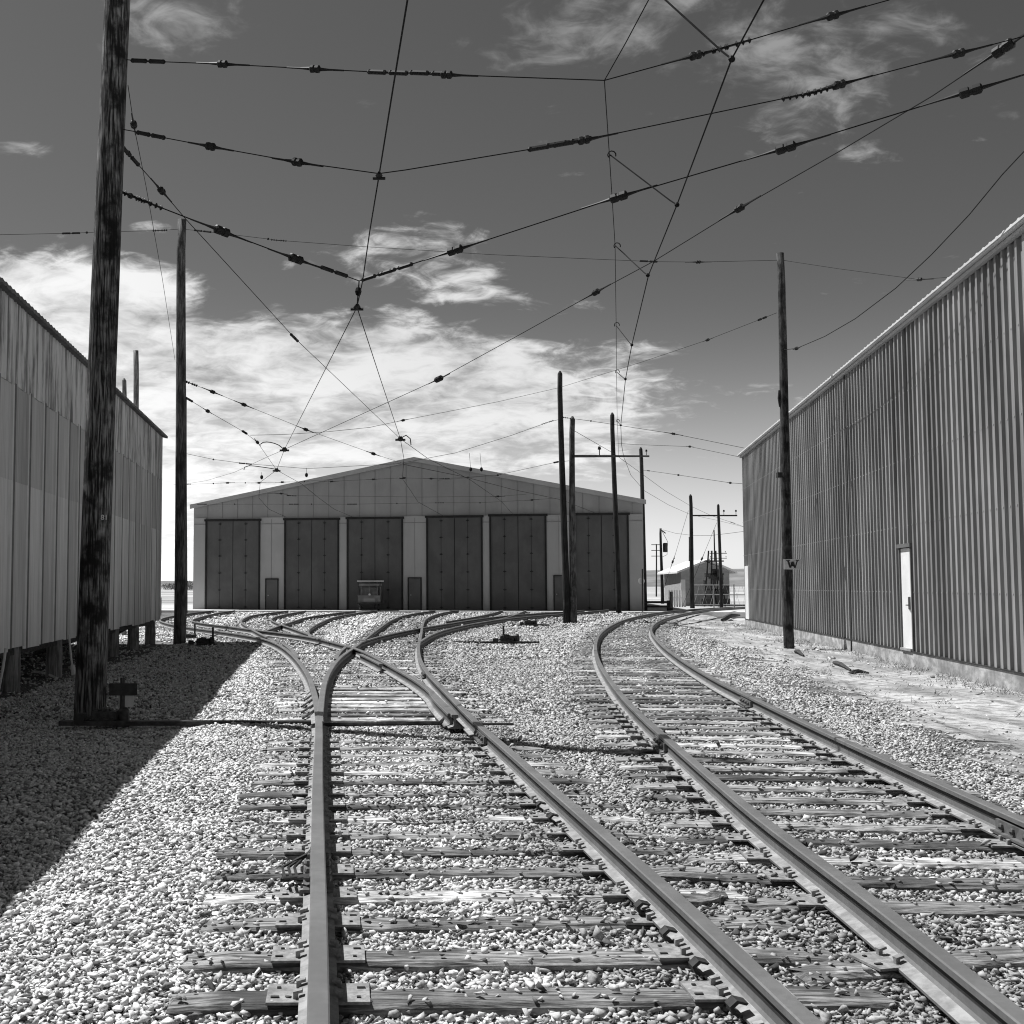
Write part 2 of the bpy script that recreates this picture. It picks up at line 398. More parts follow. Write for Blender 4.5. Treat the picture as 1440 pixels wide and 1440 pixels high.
GZ -= 0.10 * sstep(4.4, 2.4, wall_dist(XX, YY)) * sstep(66, 50, YY)
GZ -= 0.02 * sstep(60, 70, YY)
def gz(x, y):
    x = np.asarray(x, float); y = np.asarray(y, float)
    fx = np.clip((x - gx0) / gs, 0, len(GX) - 1.001); fy = np.clip((y - gy0) / gs, 0, len(GY) - 1.001)
    ix = fx.astype(int); iy = fy.astype(int); tx = fx - ix; ty = fy - iy
    return (GZ[iy, ix] * (1 - tx) * (1 - ty) + GZ[iy, ix + 1] * tx * (1 - ty) + GZ[iy + 1, ix] * (1 - tx) * ty + GZ[iy + 1, ix + 1] * tx * ty)
def np_mesh(name, V, Fq, mats, mi=None, tone=None, smooth=False):
    k = Fq.shape[1]; me = bpy.data.meshes.new(name)
    me.vertices.add(len(V)); me.vertices.foreach_set('co', V.astype(np.float32).ravel())
    me.loops.add(Fq.size); me.loops.foreach_set('vertex_index', Fq.astype(np.int32).ravel())
    me.polygons.add(len(Fq)); me.polygons.foreach_set('loop_start', np.arange(0, Fq.size, k, dtype=np.int32))
    for m in mats: me.materials.append(m)
    if mi is not None: me.polygons.foreach_set('material_index', mi.astype(np.int32))
    if tone is not None:
        at = me.attributes.new('tone', 'FLOAT', 'FACE'); at.data.foreach_set('value', tone.astype(np.float32))
    if smooth: me.polygons.foreach_set('use_smooth', np.ones(len(Fq), bool))
    me.update(calc_edges=True)
    o = bpy.data.objects.new(name, me); COL.objects.link(o); return o
nx, ny = len(GX), len(GY)
V = np.stack([XX.ravel(), YY.ravel(), GZ.ravel()], 1)
ii = (np.arange(ny - 1)[:, None] * nx + np.arange(nx - 1)[None, :]).ravel()
Fq = np.stack([ii, ii + 1, ii + 1 + nx, ii + nx], 1)
cxm = V[Fq].mean(1)
wd = wall_dist(cxm[:, 0], cxm[:, 1])
edge = 3.1 + .35 * np.sin(cxm[:, 1] * .9) + .25 * np.sin(cxm[:, 1] * 2.3 + 1) + .25 * np.sin(cxm[:, 0] * 3 + cxm[:, 1] * 5)
mi = np.where(wd < edge, 1, 0)
mi = np.where(cxm[:, 0] < -5.3 + .25 * np.sin(cxm[:, 1] * 1.7), 2, mi)
mi = np.where((cxm[:, 0] < -5.3) & (cxm[:, 1] > 33), 0, mi)
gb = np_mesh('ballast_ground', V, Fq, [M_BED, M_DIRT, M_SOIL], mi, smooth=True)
tag(gb, kind='structure')
g = MB(); S = 7000
g.add([(-S, -300, -.32), (S, -300, -.32), (S, S, -.32), (-S, S, -.32)], [(0, 1, 2, 3)])
go = g.obj('ground', M_FIELD, local=True); tag(go, kind='structure')
# skirt of open land around the gravelled yard
g = MB()
g.add([(-300, 34, -.12), (-13.9, 34, -.12), (-13.9, 400, -.12), (-300, 400, -.12)], [(0, 1, 2, 3)])
g.add([(-13.9, 70.9, -.124), (400, 70.9, -.124), (400, 400, -.124), (-13.9, 400, -.124)], [(0, 1, 2, 3)])
g.obj('field', M_FIELD, local=True)['kind'] = 'structure'

# ------------------------------------------------------------------ ties, plates, tracks
TIES = []          # (centre, unit direction, length, width)
def tie_mesh(L, Wd, tone, seed):
    rr = random.Random(seed); mb = MB(); n = 14
    H = 0.15
    vs = []
    for i in range(n + 1):
        x = -L / 2 + L * i / n
        e = 0.012 if i in (0, n) else 0.0
        for yy, zz in ((-Wd / 2, -H), (-Wd / 2 + rr.uniform(-.006, .006), -.016 - e), (-Wd / 2 + .018, rr.uniform(-.005, .002) - e),
                       (0, rr.uniform(-.003, .004) - e), (Wd / 2 - .018, rr.uniform(-.005, .002) - e), (Wd / 2 + rr.uniform(-.006, .006), -.016 - e), (Wd / 2, -H)):
            vs.append((x + (rr.uniform(-.02, .02) if i in (0, n) else 0), yy, zz))
    fs = []
    for i in range(n):
        for k in range(6): fs.append((i * 7 + k, i * 7 + k + 1, (i + 1) * 7 + k + 1, (i + 1) * 7 + k))
    fs.append(tuple(range(6, -1, -1))); fs.append(tuple(n * 7 + k for k in range(7)))
    mb.add(vs, fs); return mb
plate_mesh = None
def make_plate():
    mb = MB()
    mb.box((0, 0, .004), (.37, .19, .010))
    for sx in (-1, 1):
        for sy, dx_ in ((-1, .092), (1, .085)):
            mb.box((sx * (dx_ - .012), sy * .055, .020), (.018, .016, .026))
            mb.box((sx * (dx_ - .020), sy * .055, .034), (.034, .026, .010), ry=sx * .25)
        mb.box((sx * .155, sx * .045, .0108), (.030, .014, .006), mi=1)
        mb.box((sx * .145, -sx * .05, .0108), (.014, .014, .006), mi=1)
    return mb
PLATE_ME = None
TIE_ME = {}
def add_tie(root, c, d, L, Wd, plates, tone=1.0):
    global PLATE_ME
    for (c2, d2, L2, W2) in TIES:
        if (c2 - c).length_squared < 9:
            dd = c - c2
            if abs(dd.dot(Vector((-d2.y, d2.x, 0)))) < .30 and abs(dd.dot(d2)) < 1.6: return None
    seed = random.randrange(6); key = (seed, round(L, 1), round(tone, 1))
    if key not in TIE_ME:
        o = tie_mesh(L, Wd, tone, seed * 31 + int(L * 10)).obj('tie', M_TIE, root, local=True)
        at = o.data.attributes.new('tone', 'FLOAT', 'FACE'); at.data.foreach_set('value', [tone] * len(o.data.polygons))
        TIE_ME[key] = o.data
    else:
        o = bpy.data.objects.new('tie', TIE_ME[key]); COL.objects.link(o); o.parent = root
    ang = math.atan2(d.y, d.x)
    o.location = c - root.location + Vector((0, 0, random.uniform(-.006, .004) - root.location.z))
    o.rotation_euler = (0, 0, ang)
    TIES.append((c.copy(), d.copy(), L, Wd))
    for q in plates:
        off = (q - c).dot(d)
        if PLATE_ME is None:
            pl = make_plate().obj('tie_plate', [M_PLATE, M_DARK], o, local=True); PLATE_ME = pl.data
        else:
            pl = bpy.data.objects.new('tie_plate', PLATE_ME); COL.objects.link(pl); pl.parent = o
        pl.location = (off, 0, .003)
    return o
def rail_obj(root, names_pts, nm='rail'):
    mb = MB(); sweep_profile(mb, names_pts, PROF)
    return mb.obj(nm, [M_RAIL, M_RAILTOP, M_RFOOT, M_RSHADE], root)
def lay(root, La, Lb, spacing, ymax_plate, i0=0.0, maxn=100, Lmin=2.45, skew=None, start=0.0):
    """ties from rail polyline La to Lb"""
    acc = 0.0; nxt = start; n = 0
    for i in range(1, len(La)):
        seg_ = (La[i] - La[i - 1]).length
        if seg_ < 1e-6 or seg_ > 3: continue
        acc += seg_
        while acc >= nxt:
            a = La[i] - (La[i] - La[i - 1]) * ((acc - nxt) / seg_)
            nxt += spacing * random.uniform(.93, 1.07)
            j = nearest(Lb, a); b_ = Lb[j]
            for j2 in (j - 1, j):          # foot of the perpendicular on the other rail
                if 0 <= j2 < len(Lb) - 1:
                    e = Lb[j2 + 1] - Lb[j2]
                    if e.length > 1e-6:
                        tq = max(0, min(1, (a - Lb[j2]).dot(e) / e.length_squared)); q_ = Lb[j2] + e * tq
                        if (q_ - a).length < (b_ - a).length: b_ = q_
            gauge = (b_ - a).length
            if gauge > 2.6 or gauge < 1.0: continue
            if n >= maxn: break
            d = (b_ - a).normalized(); d = Vector((d.x, d.y, 0)).normalized()
            if skew is not None: d = (d * .4 + Vector(skew)).normalized()
            # keep plates where the rails really cross the tie
            c = (a + b_) / 2 + d * random.uniform(-.04, .04)
            pts = []
            if c.y < ymax_plate:
                pts = [a, b_]
            Ln = max(Lmin, gauge + .95)
            tone = random.choice([.6, .8, .9, 1.0, 1.2, 1.6, 2.2]) if c.y < 24 else random.choice([.6, .8, 1.0])
            if add_tie(root, c, d, Ln, .175, pts, tone): n += 1
    return n

rr1 = RAILS['R1L']
main = thing('railway_track', (.2, 4, 0), 'near left track that runs up to the switch and swings into the fourth car door', 'railway track', 'tracks of the car barn yard')
trackA = thing('railway_track', (-3, 30, 0), 'leftmost branch track curving away to the first car door', 'railway track', 'tracks of the car barn yard')
trackB = thing('railway_track', (-4, 45, 0), 'branch track leading to the second car door', 'railway track', 'tracks of the car barn yard')
trackC = thing('railway_track', (-3, 50, 0), 'branch track leading to the third car door where the small rail car stands', 'railway track', 'tracks of the car barn yard')
trackF = thing('railway_track', (4, 40, 0), 'branch track sweeping right behind the two switch stands to the last car door', 'railway track', 'tracks of the car barn yard')
trackE = thing('railway_track', (8, 60, 0), 'short branch track ending at the fifth car door', 'railway track', 'tracks of the car barn yard')
trackG = thing('railway_track', (3.5, 8, 0), 'right-hand track that bends right between the poles and passes the ribbed metal building', 'railway track', 'tracks of the car barn yard')
# split the stem off R1L
i_sw = nearest(rr1, onz(449, 1012, RT) * 1.0)
stem = rr1[:i_sw + 1]
lroot = rail_obj(main, stem)
rail_obj(main, [stem[-1] + Vector((.012, 0.01, 0))] + RAILS['g'][1:])
rail_obj(main, RAILS['h'])
rail_obj(trackA, rr1[i_sw:])
rail_obj(trackA, RAILS['b'])
for t, ks in ((trackB, 'cd'), (trackC, 'ef'), (trackF, 'ij'), (trackE, 'kl'), (trackG, 'mn')):
    for k in ks: rail_obj(t, RAILS[k])
H_ = RAILS['h']
hs = [p for p in H_]
def upto(P, y): return [p for p in P if p.y <= y]
def frm(P, y): return [p for p in P if p.y > y]
n1 = lay(main, upto(stem, 12.4), hs, .465, 16, 0, 60, 2.6, skew=(1, .02, 0), start=.1)
# long switch timbers across both legs
y = 12.9
while y < 24:
    xl = rr1[nearest(rr1, Vector((-.4, y, 0)))]; cand = [p for p in rr1 if abs(p.y - y) < .3]
    xs = [p.x for P in (rr1, RAILS['g'], H_, RAILS['b']) for p in P if abs(p.y - y) < .3 and p.y < 26]
    if xs:
        a, b_ = min(xs) - .5, max(xs) + .5
        tone = random.choice([1.2, 1.6, 2.0, 2.6])
        add_tie(main, Vector(((a + b_) / 2, y, 0)), Vector((1, .015, 0)).normalized(), b_ - a, .22, [], tone)
    y += .46 if y < 16 else .52
lay(main, frm(RAILS['g'], 24), H_, .52, 0, 0, 60)
lay(trackA, [p for p in rr1 if p.y > 20], RAILS['b'], .52, 0, 0, 95)
lay(trackB, RAILS['c'], RAILS['d'], .55, 0, 0, 60)
lay(trackC, RAILS['e'], RAILS['f'], .55, 0, 0, 60)
lay(trackF, RAILS['i'], RAILS['j'], .55, 0, 0, 95)
lay(trackE, RAILS['k'], RAILS['l'], .55, 0, 0, 40)
lay(trackG, RAILS['m'], RAILS['n'], .45, 14, 0, 98)

# gauge report (to the console only)
for a, b_ in (('R1L', 'h'), ('m', 'n'), ('g', 'h'), ('R1L', 'b'), ('c', 'd'), ('e', 'f'), ('i', 'j')):
    P = RAILS[a]; s = []
    for k in range(0, len(P), max(1, len(P) // 9)):
        q = RAILS[b_][nearest(RAILS[b_], P[k])]; s.append('%.1f:%.2f' % (P[k].y, (q - P[k]).length))
    print('gauge', a, b_, s)

# rail joints, anchors
def along(P, q, off):
    i = nearest(P, q); d = (P[min(i + 1, len(P) - 1)] - P[max(i - 1, 0)]).normalized()
    return P[i], d
def joint_bar(parent_rail, P, px, py, side=-1):
    q, d = along(P, onz(px, py, RT) , 0); q = Vector((q.x, q.y, 0)); s = Vector((d.y, -d.x, 0)); ang = math.atan2(d.y, d.x)
    mb = MB()
    for sd in (-1, 1):
        mb.box(q + s * sd * .026 + Vector((0, 0, .078)), (.62, .030, .062), rz=ang)
        mb.box(q + s * sd * .048 + Vector((0, 0, .040)), (.62, .050, .014), rz=ang)
        for k in (-.22, -.08, .08, .22):
            mb.ball(q + d * k + s * sd * .048 + Vector((0, 0, .078)), .020, 6)
    return mb.obj('joint_bar', M_RGRIME2, parent_rail)
def anchor(parent_rail, P, px, py, sd=-1):
    q, d = along(P, onz(px, py, 0.05), 0); s = Vector((d.y, -d.x, 0)) * sd
    base = Vector((q.x, q.y, 0)) + s * .075
    mb = MB()
    pts = [base + d * (-.0) + s * .0 + Vector((0, 0, .012)), base + s * .035 + Vector((0, 0, .022)), base + s * .045 + Vector((0, 0, .048)), base + s * .02 + Vector((0, 0, .070)), base - s * .02 + Vector((0, 0, .060))]
    vs = []
    for p in pts:
        vs += [p - d * .028, p + d * .028]
    inn = [p + (base + Vector((0, 0, .04)) - p) * .35 for p in pts]
    fs = [(2 * i, 2 * i + 1, 2 * i + 3, 2 * i + 2) for i in range(len(pts) - 1)]
    o = len(vs)
    for p in inn: vs += [p - d * .028, p + d * .028]
    fs += [(o + 2 * i, o + 2 * i + 2, o + 2 * i + 3, o + 2 * i + 1) for i in range(len(pts) - 1)]
    for e in (0, 1): fs += [(2 * i + e, 2 * i + 2 + e, o + 2 * i + 2 + e, o + 2 * i + e) for i in range(len(pts) - 1)]
    mb.add(vs, fs)
    return mb.obj('rail_anchor', M_DARK, parent_rail)
rails_main = [c for c in main.children if c.name.startswith('rail')]
rails_G = [c for c in trackG.children if c.name.startswith('rail')]
joint_bar(rails_main[0], stem, 440, 1195)
joint_bar(rails_main[2], H_, 675, 1020)
joint_bar(rails_G[0], RAILS['m'], 925, 1028)
joint_bar(rails_G[1], RAILS['n'], 1452, 1160)
joint_bar(rails_G[1], RAILS['n'], 1050, 976)
joint_bar(rails_main[2], H_, 596, 940)
for px, py in ((903, 1282), (930, 1306), (998, 1372), (1026, 1398), (745, 1135), (760, 1150)):
    anchor(rails_main[2], H_, px + 30, py, -1)
def bond_cable(parent, P, px, py):
    q, d = along(P, onz(px, py, RT), 0); s = Vector((-d.y, d.x, 0))
    mb = MB(); q = Vector((q.x, q.y, 0))
    for k in (0, .03, .06):
        mb.tube([q + d * (-.3 + k) + s * .03 + Vector((0, 0, .10)), q + d * (-.18) + s * (.10 + k) + Vector((0, 0, .07)), q + d * (.12) + s * (.12 + k) + Vector((0, 0, .05)), q + d * (.3 - k) + s * .03 + Vector((0, 0, .10))], .008, 5)
    return mb.obj('bond_cable', M_DARK, parent)
bond_cable(rails_main[0], stem, 440, 1195)
# switch points: tapered blades, throw bar, braces
blade = MB()
P = [p for p in RAILS['b'] if p.y < 17]
tr = MB()
for px, py in ((640, 1016),):
    pass
sw = MB()
a0 = onz(452, 1019, .03); a1 = onz(618, 1017, .03); a2 = onz(628, 1008, .03); a3 = onz(628, 999, .04)
sw.tube([a0, a1, a2, a3], .022, 6)
sw.obj('throw_rod', M_IRON, main)
sb = MB()
for (x0, y0, x1, y1) in ((428, 985, 446, 972), (424, 994, 444, 980), (424, 1002, 446, 988), (426, 1010, 446, 996), (652, 1018, 722, 1018),
                         (432, 977, 446, 965), (372, 905, 378, 899), (376, 906, 384, 900), (382, 907, 388, 902)):
    A = onz(x0, y0, .012); B = onz(x1, y1, .05)
    sb.tube([A, B], .013, 5)
sb.obj('rail_brace', M_IRON, main)
# guard rails and frog wing rails
gr = None
def short_rail(mb, pl):
    P = [Vector((p.x, p.y, 0)) for p in catmull([onz(x, y, RT) for x, y in pl], .3)]
    mb = MB(); sweep_profile(mb, P, PROF); mb.obj('guard_rail', [M_RAIL, M_RAILTOP, M_RFOOT, M_RSHADE], main)
short_rail(gr, [(634, 1003), (612, 981), (606, 971)])
short_rail(gr, [(472, 926), (478, 916), (486, 909)]); short_rail(gr, [(507, 919), (522, 926), (536, 933)])
short_rail(gr, [(398, 903.5), (410, 913), (420, 924)])


# ------------------------------------------------------------------ crushed stone
import bmesh
def hull_stone(npts, seed):
    rr_ = random.Random(seed); bm = bmesh.new()
    for _ in range(npts):
        p = Vector((rr_.gauss(0, 1), rr_.gauss(0, 1), rr_.gauss(0, 1))).normalized() * rr_.uniform(.72, 1.22)
        bm.verts.new(p)
    r_ = bmesh.ops.convex_hull(bm, input=bm.verts)
    bmesh.ops.delete(bm, geom=[e for e in r_['geom_interior'] if isinstance(e, bmesh.types.BMVert)], context='VERTS')
    bmesh.ops.triangulate(bm, faces=bm.faces)
    bm.verts.index_update(); v = np.array([tuple(q.co) for q in bm.verts]); f = np.array([[q.index for q in fc.verts] for fc in bm.faces]); bm.free()
    return v, f
NEARV = [hull_stone(8 + k % 2, k) for k in range(36)]
MIDV = [hull_stone(7, 100 + k) for k in range(16)]
FARV = [hull_stone(6, 200 + k) for k in range(10)]
def scatter(y0, y1, sp, smin, smax, base, keep=1.0, lift=0.0):
    xs = []; ys = []
    yy = np.arange(y0, y1, sp)
    for y in yy:
        xl = max(-.325 * y - 1.6, -9.0); xr = .60 * y + 1.6
        x = np.arange(xl, xr, sp); xs.append(x); ys.append(np.full(len(x), y))
    x = np.concatenate(xs); y = np.concatenate(ys); n = len(x)
    x += rng.uniform(-.5, .5, n) * sp * 1.1; y += rng.uniform(-.5, .5, n) * sp * 1.1
    ok = rng.random(n) < keep
    wdx = wall_dist(x, y)
    pr = sstep(2.3, 4.3, wdx + .5 * np.sin(y * 1.3) * np.sin(x * 2)) * .98 + .015
    ok &= rng.random(n) < pr
    ok &= wdx > .1
    ok &= ~((x < -5.1) & (y < 33) & (rng.random(n) > .12))
    ok &= (y < 67.0)
    x = x[ok]; y = y[ok]; n = len(x)
    rd = rail_dist(x, y)
    ok = rd > .080
    x = x[ok]; y = y[ok]; rd = rd[ok]; n = len(x)
    z = gz(x, y)
    # stones lying on ties are rare
    on = np.zeros(n, bool)
    for (c, d, L, Wd) in TIES:
        if c.y < y0 - 2 or c.y > y1 + 2: continue
        cand = np.where((np.abs(y - c.y) < abs(d.y) * L / 2 + .3))[0]
        if not len(cand): continue
        ax = x[cand] - c.x; ay = y[cand] - c.y
        la = ax * d.x + ay * d.y; lb = -ax * d.y + ay * d.x
        hit = (np.abs(la) < L / 2 + .01) & (np.abs(lb) < Wd / 2 - .008)
        on[cand[hit]] = True
    # far from the camera the ballast buries most ties between the rails
    pat = np.sin(x * 2.1 + y * 1.3 + np.sin(y * 2)) * np.sin(y * 2.9 - x + 1.5 * np.sin(x * 3)) + .5 * np.sin(x * 5.1) * np.sin(y * 6.3)
    bare = (y > 12.3) & (y < 17) & (x > -.8) & (x < 1.2)
    bury = np.where(bare, .03, np.where(x > 2.0, .07, .09) + np.where(x > 2.0 + .0 * y, .22, .45) * sstep(.8, 1.2, rd) + .55 * sstep(-.25, .55, pat) * sstep(4.8, 6.5, y) * sstep(2.6, 1.6, x))
    ok = ~on | (rng.random(n) < bury)
    x = x[ok]; y = y[ok]; z = z[ok]; on = on[ok]; rd = rd[ok]; n = len(x)
    s = rng.uniform(smin, smax, n) * (1 + .5 * (rng.random(n) < .06))
    z = np.where(on, .0, z) + s * .25 + lift
    s = np.where(rd < .14, s * .75, s)
    which = rng.integers(0, len(base), n); VL = []; FL = []; TL = []; off_ = 0
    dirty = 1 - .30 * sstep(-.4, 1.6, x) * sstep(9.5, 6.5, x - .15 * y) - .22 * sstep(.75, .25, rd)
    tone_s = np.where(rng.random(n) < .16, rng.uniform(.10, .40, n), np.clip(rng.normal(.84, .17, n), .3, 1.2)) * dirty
    for kk, (v0, f0) in enumerate(base):
        id_ = np.where(which == kk)[0]; m = len(id_)
        if not m: continue
        nv = len(v0)
        sc = np.stack([rng.uniform(.8, 1.45, m), rng.uniform(.65, 1.05, m), rng.uniform(.36, .72, m)], 1) * s[id_, None]
        vi = v0[None] * sc[:, None, :]
        a = rng.uniform(0, 2 * np.pi, m); t = rng.normal(0, .36, m); t2 = rng.normal(0, .36, m)
        ct, st = np.cos(t)[:, None], np.sin(t)[:, None]
        X, Y, Z = vi[..., 0], vi[..., 1], vi[..., 2]
        Y, Z = Y * ct - Z * st, Y * st + Z * ct
        ct, st = np.cos(t2)[:, None], np.sin(t2)[:, None]
        X, Z = X * ct + Z * st, -X * st + Z * ct
        ca, sa = np.cos(a)[:, None], np.sin(a)[:, None]
        X, Y = X * ca - Y * sa, X * sa + Y * ca
        VL.append(np.stack([X + x[id_, None], Y + y[id_, None], Z + z[id_, None]], 2).reshape(-1, 3))
        FL.append((f0[None] + (np.arange(m) * nv)[:, None, None]).reshape(-1, 3) + off_); off_ += m * nv
        TL.append(np.repeat(tone_s[id_], len(f0)))
    V = np.concatenate(VL); Fa = np.concatenate(FL); tone = np.concatenate(TL)
    print('stones', y0, y1, n)
    return V, Fa, tone
parts = [scatter(2.0, 7.5, .0205, .010, .020, NEARV), scatter(2.0, 7.5, .044, .015, .026, NEARV, .5, .012),
         scatter(7.5, 13.5, .031, .015, .026, MIDV), scatter(13.5, 24, .046, .022, .036, FARV), scatter(24, 42, .075, .034, .054, FARV), scatter(42, 67, .14, .06, .09, FARV, .8)]
o = 0; VV = []; FF = []; TT = []
for V, Fa, t in parts:
    VV.append(V); FF.append(Fa + o); TT.append(t); o += len(V)
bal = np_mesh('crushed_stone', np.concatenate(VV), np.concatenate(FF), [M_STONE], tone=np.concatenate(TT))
tag(bal, 'pale crushed stone ballast covering the yard between and around the tracks', 'gravel', kind='stuff')
del VV, FF, TT, parts

# ------------------------------------------------------------------ left shed
def wl(t, off=0.0, z=0.0):   # point on the left wall line; t = Y
    A = Vector((-5.15, 16.0, 0)); B = Vector((-5.71, 31.2, 0)); d = (B - A).normalized(); n = Vector((d.y, -d.x, 0))
    p = A + (B - A) * ((t - 16.0) / 15.2) + n * off
    p.z = z; return p
Y0L, Y1L = -6.0, 31.2
shed = thing('storage_shed', wl(31.2, 0, -.1), 'long raised shed on round wooden piles clad in pale translucent sheets', 'shed')
BZ, SZ, UZ, EZ = .56, 3.03, 4.44, 5.62
# upper corrugated band
mb = MB(); pts = []
L = (wl(Y1L) - wl(Y0L)).length; n = int(L / .076 * 4)
for i in range(n + 1):
    t = Y0L + (Y1L - Y0L) * i / n
    ph = 2 * math.pi * i / 4.0
    pts.append(wl(t, .055 + .013 * math.sin(ph)))
vs = [(p.x, p.y, UZ - .05) for p in pts] + [(p.x, p.y, EZ) for p in pts]
m_ = len(pts)
mb.add(vs, [(i + 1, i, m_ + i, m_ + i + 1) for i in range(m_ - 1)])
# thickness at the back
pb = [wl(Y0L, .02), wl(Y1L, .02)]
mb.add([(pb[0].x, pb[0].y, UZ - .05), (pb[1].x, pb[1].y, UZ - .05), (pb[1].x, pb[1].y, EZ), (pb[0].x, pb[0].y, EZ)], [(0, 1, 2, 3)])
for p, q in ((pts[-1], pb[1]), (pts[0], pb[0])):
    mb.add([(p.x, p.y, UZ - .05), (q.x, q.y, UZ - .05), (q.x, q.y, EZ), (p.x, p.y, EZ)], [(0, 1, 2, 3)])
mb.obj('upper_cladding', M_WALLU, shed)
# lower sheets in two rows, lapped
mb = MB(); t = Y1L; k = 0
rw = random.Random(3)
while t > Y0L:
    wdt = rw.choice([.84, .86, .88, .90])
    ta, tb = t, max(Y0L, t - wdt)
    for (z0, z1, row) in ((SZ - .03, UZ, 0), (BZ, SZ, 1)):
        zb = z0 + (rw.uniform(-.025, .025) if row else 0)
        mi = rw.choices([0, 1, 2, 3], [3, 3 if row else 1, 1 if row else 3, 2])[0]
        segs = 24; P = []
        bow = rw.uniform(0, .02) if row else 0
        for i in range(segs + 1):
            tt = ta + (tb - ta) * i / segs
            off = .014 * row * 0 + .030 + (.008 if i % 2 else 0.0)
            if i < 2: off += .022
            if i == segs: off -= .006
            P.append((tt, off))
        for zi in range(2):
            za = zb if zi == 0 else (zb + z1) / 2; zc = (zb + z1) / 2 if zi == 0 else z1
            ba = bow if zi == 0 else bow * .0; bc = 0
            vs = [tuple(wl(a, b_ + (0 if row else .006) + ba, za)) for a, b_ in P] + [tuple(wl(a, b_ + (0 if row else .006) + bc, zc)) for a, b_ in P]
            m_ = segs + 1
            mb.add(vs, [(i, i + 1, m_ + i + 1, m_ + i) for i in range(segs)], mi=mi)
        # lap strip on the camera-side edge: thin upstand, caught light painted in as near-white colour
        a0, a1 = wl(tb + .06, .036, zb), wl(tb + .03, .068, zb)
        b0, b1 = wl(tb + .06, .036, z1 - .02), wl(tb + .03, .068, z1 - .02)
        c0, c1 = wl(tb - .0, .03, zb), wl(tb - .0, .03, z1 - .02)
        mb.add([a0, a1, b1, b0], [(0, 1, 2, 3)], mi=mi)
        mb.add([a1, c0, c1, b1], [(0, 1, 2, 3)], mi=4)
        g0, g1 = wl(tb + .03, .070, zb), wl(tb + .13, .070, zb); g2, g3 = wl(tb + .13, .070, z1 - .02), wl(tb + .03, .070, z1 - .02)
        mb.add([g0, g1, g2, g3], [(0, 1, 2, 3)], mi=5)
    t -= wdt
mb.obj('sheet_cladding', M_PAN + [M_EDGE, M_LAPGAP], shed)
mb = MB()   # backing, end wall, floor
p0, p1 = wl(Y0L, .012), wl(Y1L, .012); q0, q1 = wl(Y0L, -9.0), wl(Y1L, -9.0)
mb.prism([(q0.x, q0.y), (p0.x, p0.y), (p1.x, p1.y), (q1.x, q1.y)], BZ + .06, BZ + .30)
mb.obj('floor_frame', M_TIMBER, shed)
mb = MB()
mb.prism([(q0.x, q0.y), (p0.x, p0.y), (p1.x, p1.y), (q1.x, q1.y)], BZ + .305, EZ - .02)
mb.obj('wall', M_PAN[1], shed)
mb = MB()   # corner trim
a = wl(Y1L + .05, .05)
mb.box((a.x, a.y, (BZ + EZ) / 2), (.06, .07, EZ - BZ - .02)); mb.obj('corner_trim', M_TRIM, shed)
mb = MB()   # roof, corrugated eave
seg = int((Y1L - Y0L + .9) / .10)
P = []
for i in range(seg + 1):
    tt = Y0L - .4 + (Y1L - Y0L + .65) * i / seg
    zz = EZ + .03 + .022 * (i % 2)
    P.append((tt, zz))
top = [tuple(wl(t, .20, z - .03)) for t, z in P] + [tuple(wl(t, -4.5, z + 1.0)) for t, z in P] + [tuple(wl(t, -9.4, z + .0)) for t, z in P]
bot = [tuple(wl(t, .20, z - .09)) for t, z in P] + [tuple(wl(t, -4.5, z + .92)) for t, z in P] + [tuple(wl(t, -9.4, z - .06)) for t, z in P]
m_ = seg + 1
fs = [(i, i + 1, m_ + i + 1, m_ + i) for i in range(seg)] + [(m_ + i, m_ + i + 1, 2 * m_ + i + 1, 2 * m_ + i) for i in range(seg)]
fb = [tuple(3 * m_ + j for j in f[::-1]) for f in fs]
ed = [(i, 3 * m_ + i, 3 * m_ + i + 1, i + 1) for i in range(seg)]
e2 = [(m_ - 1, 2 * m_ - 1, 5 * m_ - 1, 4 * m_ - 1), (2 * m_ - 1, 3 * m_ - 1, 6 * m_ - 1, 5 * m_ - 1)]
mb.add(top + bot, fs + fb + ed + e2)
mb.obj('roof', M_ROOF, shed)
# gable infill
gq = MB(); a = wl(Y1L - .02, .02, EZ - .03); b_ = wl(Y1L - .02, -4.5, EZ + .88); c = wl(Y1L - .02, -9, EZ - .03)
a2 = wl(Y1L - .08, .02, EZ - .03); b2 = wl(Y1L - .08, -4.5, EZ + .88); c2 = wl(Y1L - .08, -9, EZ - .03)
gq.add([a, b_, c, a2, b2, c2], [(0, 1, 2), (5, 4, 3), (0, 3, 4, 1), (1, 4, 5, 2)]); gq.obj('gable', M_WALLU, shed)
yy = 31.0; first = None
def pile_at(p, r):
    mb = MB()
    z0 = float(gz(p.x, p.y)) - .25
    mb.tube([(p.x, p.y, z0), (p.x + .01, p.y, BZ * .5), (p.x, p.y, BZ + .08)], [r * 1.05, r, r * .96], 14)
    mb.obj('pile', M_PILE, shed, smooth=False)
while yy > 4:
    pile_at(wl(yy, -.16), .14)
    pile_at(wl(yy - .3, -2.4), .15)
    pile_at(wl(yy - .6, -4.8), .15)
    yy -= 2.75
mb = MB()    # timbers and braces under the floor
for off in (-.16, -2.4, -4.8):
    a, b_ = wl(Y0L, off, BZ - .03), wl(Y1L, off, BZ - .03)
    mb.box((a + b_) / 2, (.16, (b_ - a).length, .16), rz=math.atan2(b_.y - a.y, b_.x - a.x) - math.pi / 2)
mb.tube([wl(27.4, -.2, BZ - .1), wl(26.2, -.9, -.05)], .04, 6)
mb.tube([wl(24.5, -.4, BZ - .1), wl(26.0, -2.0, -.05)], .05, 6)
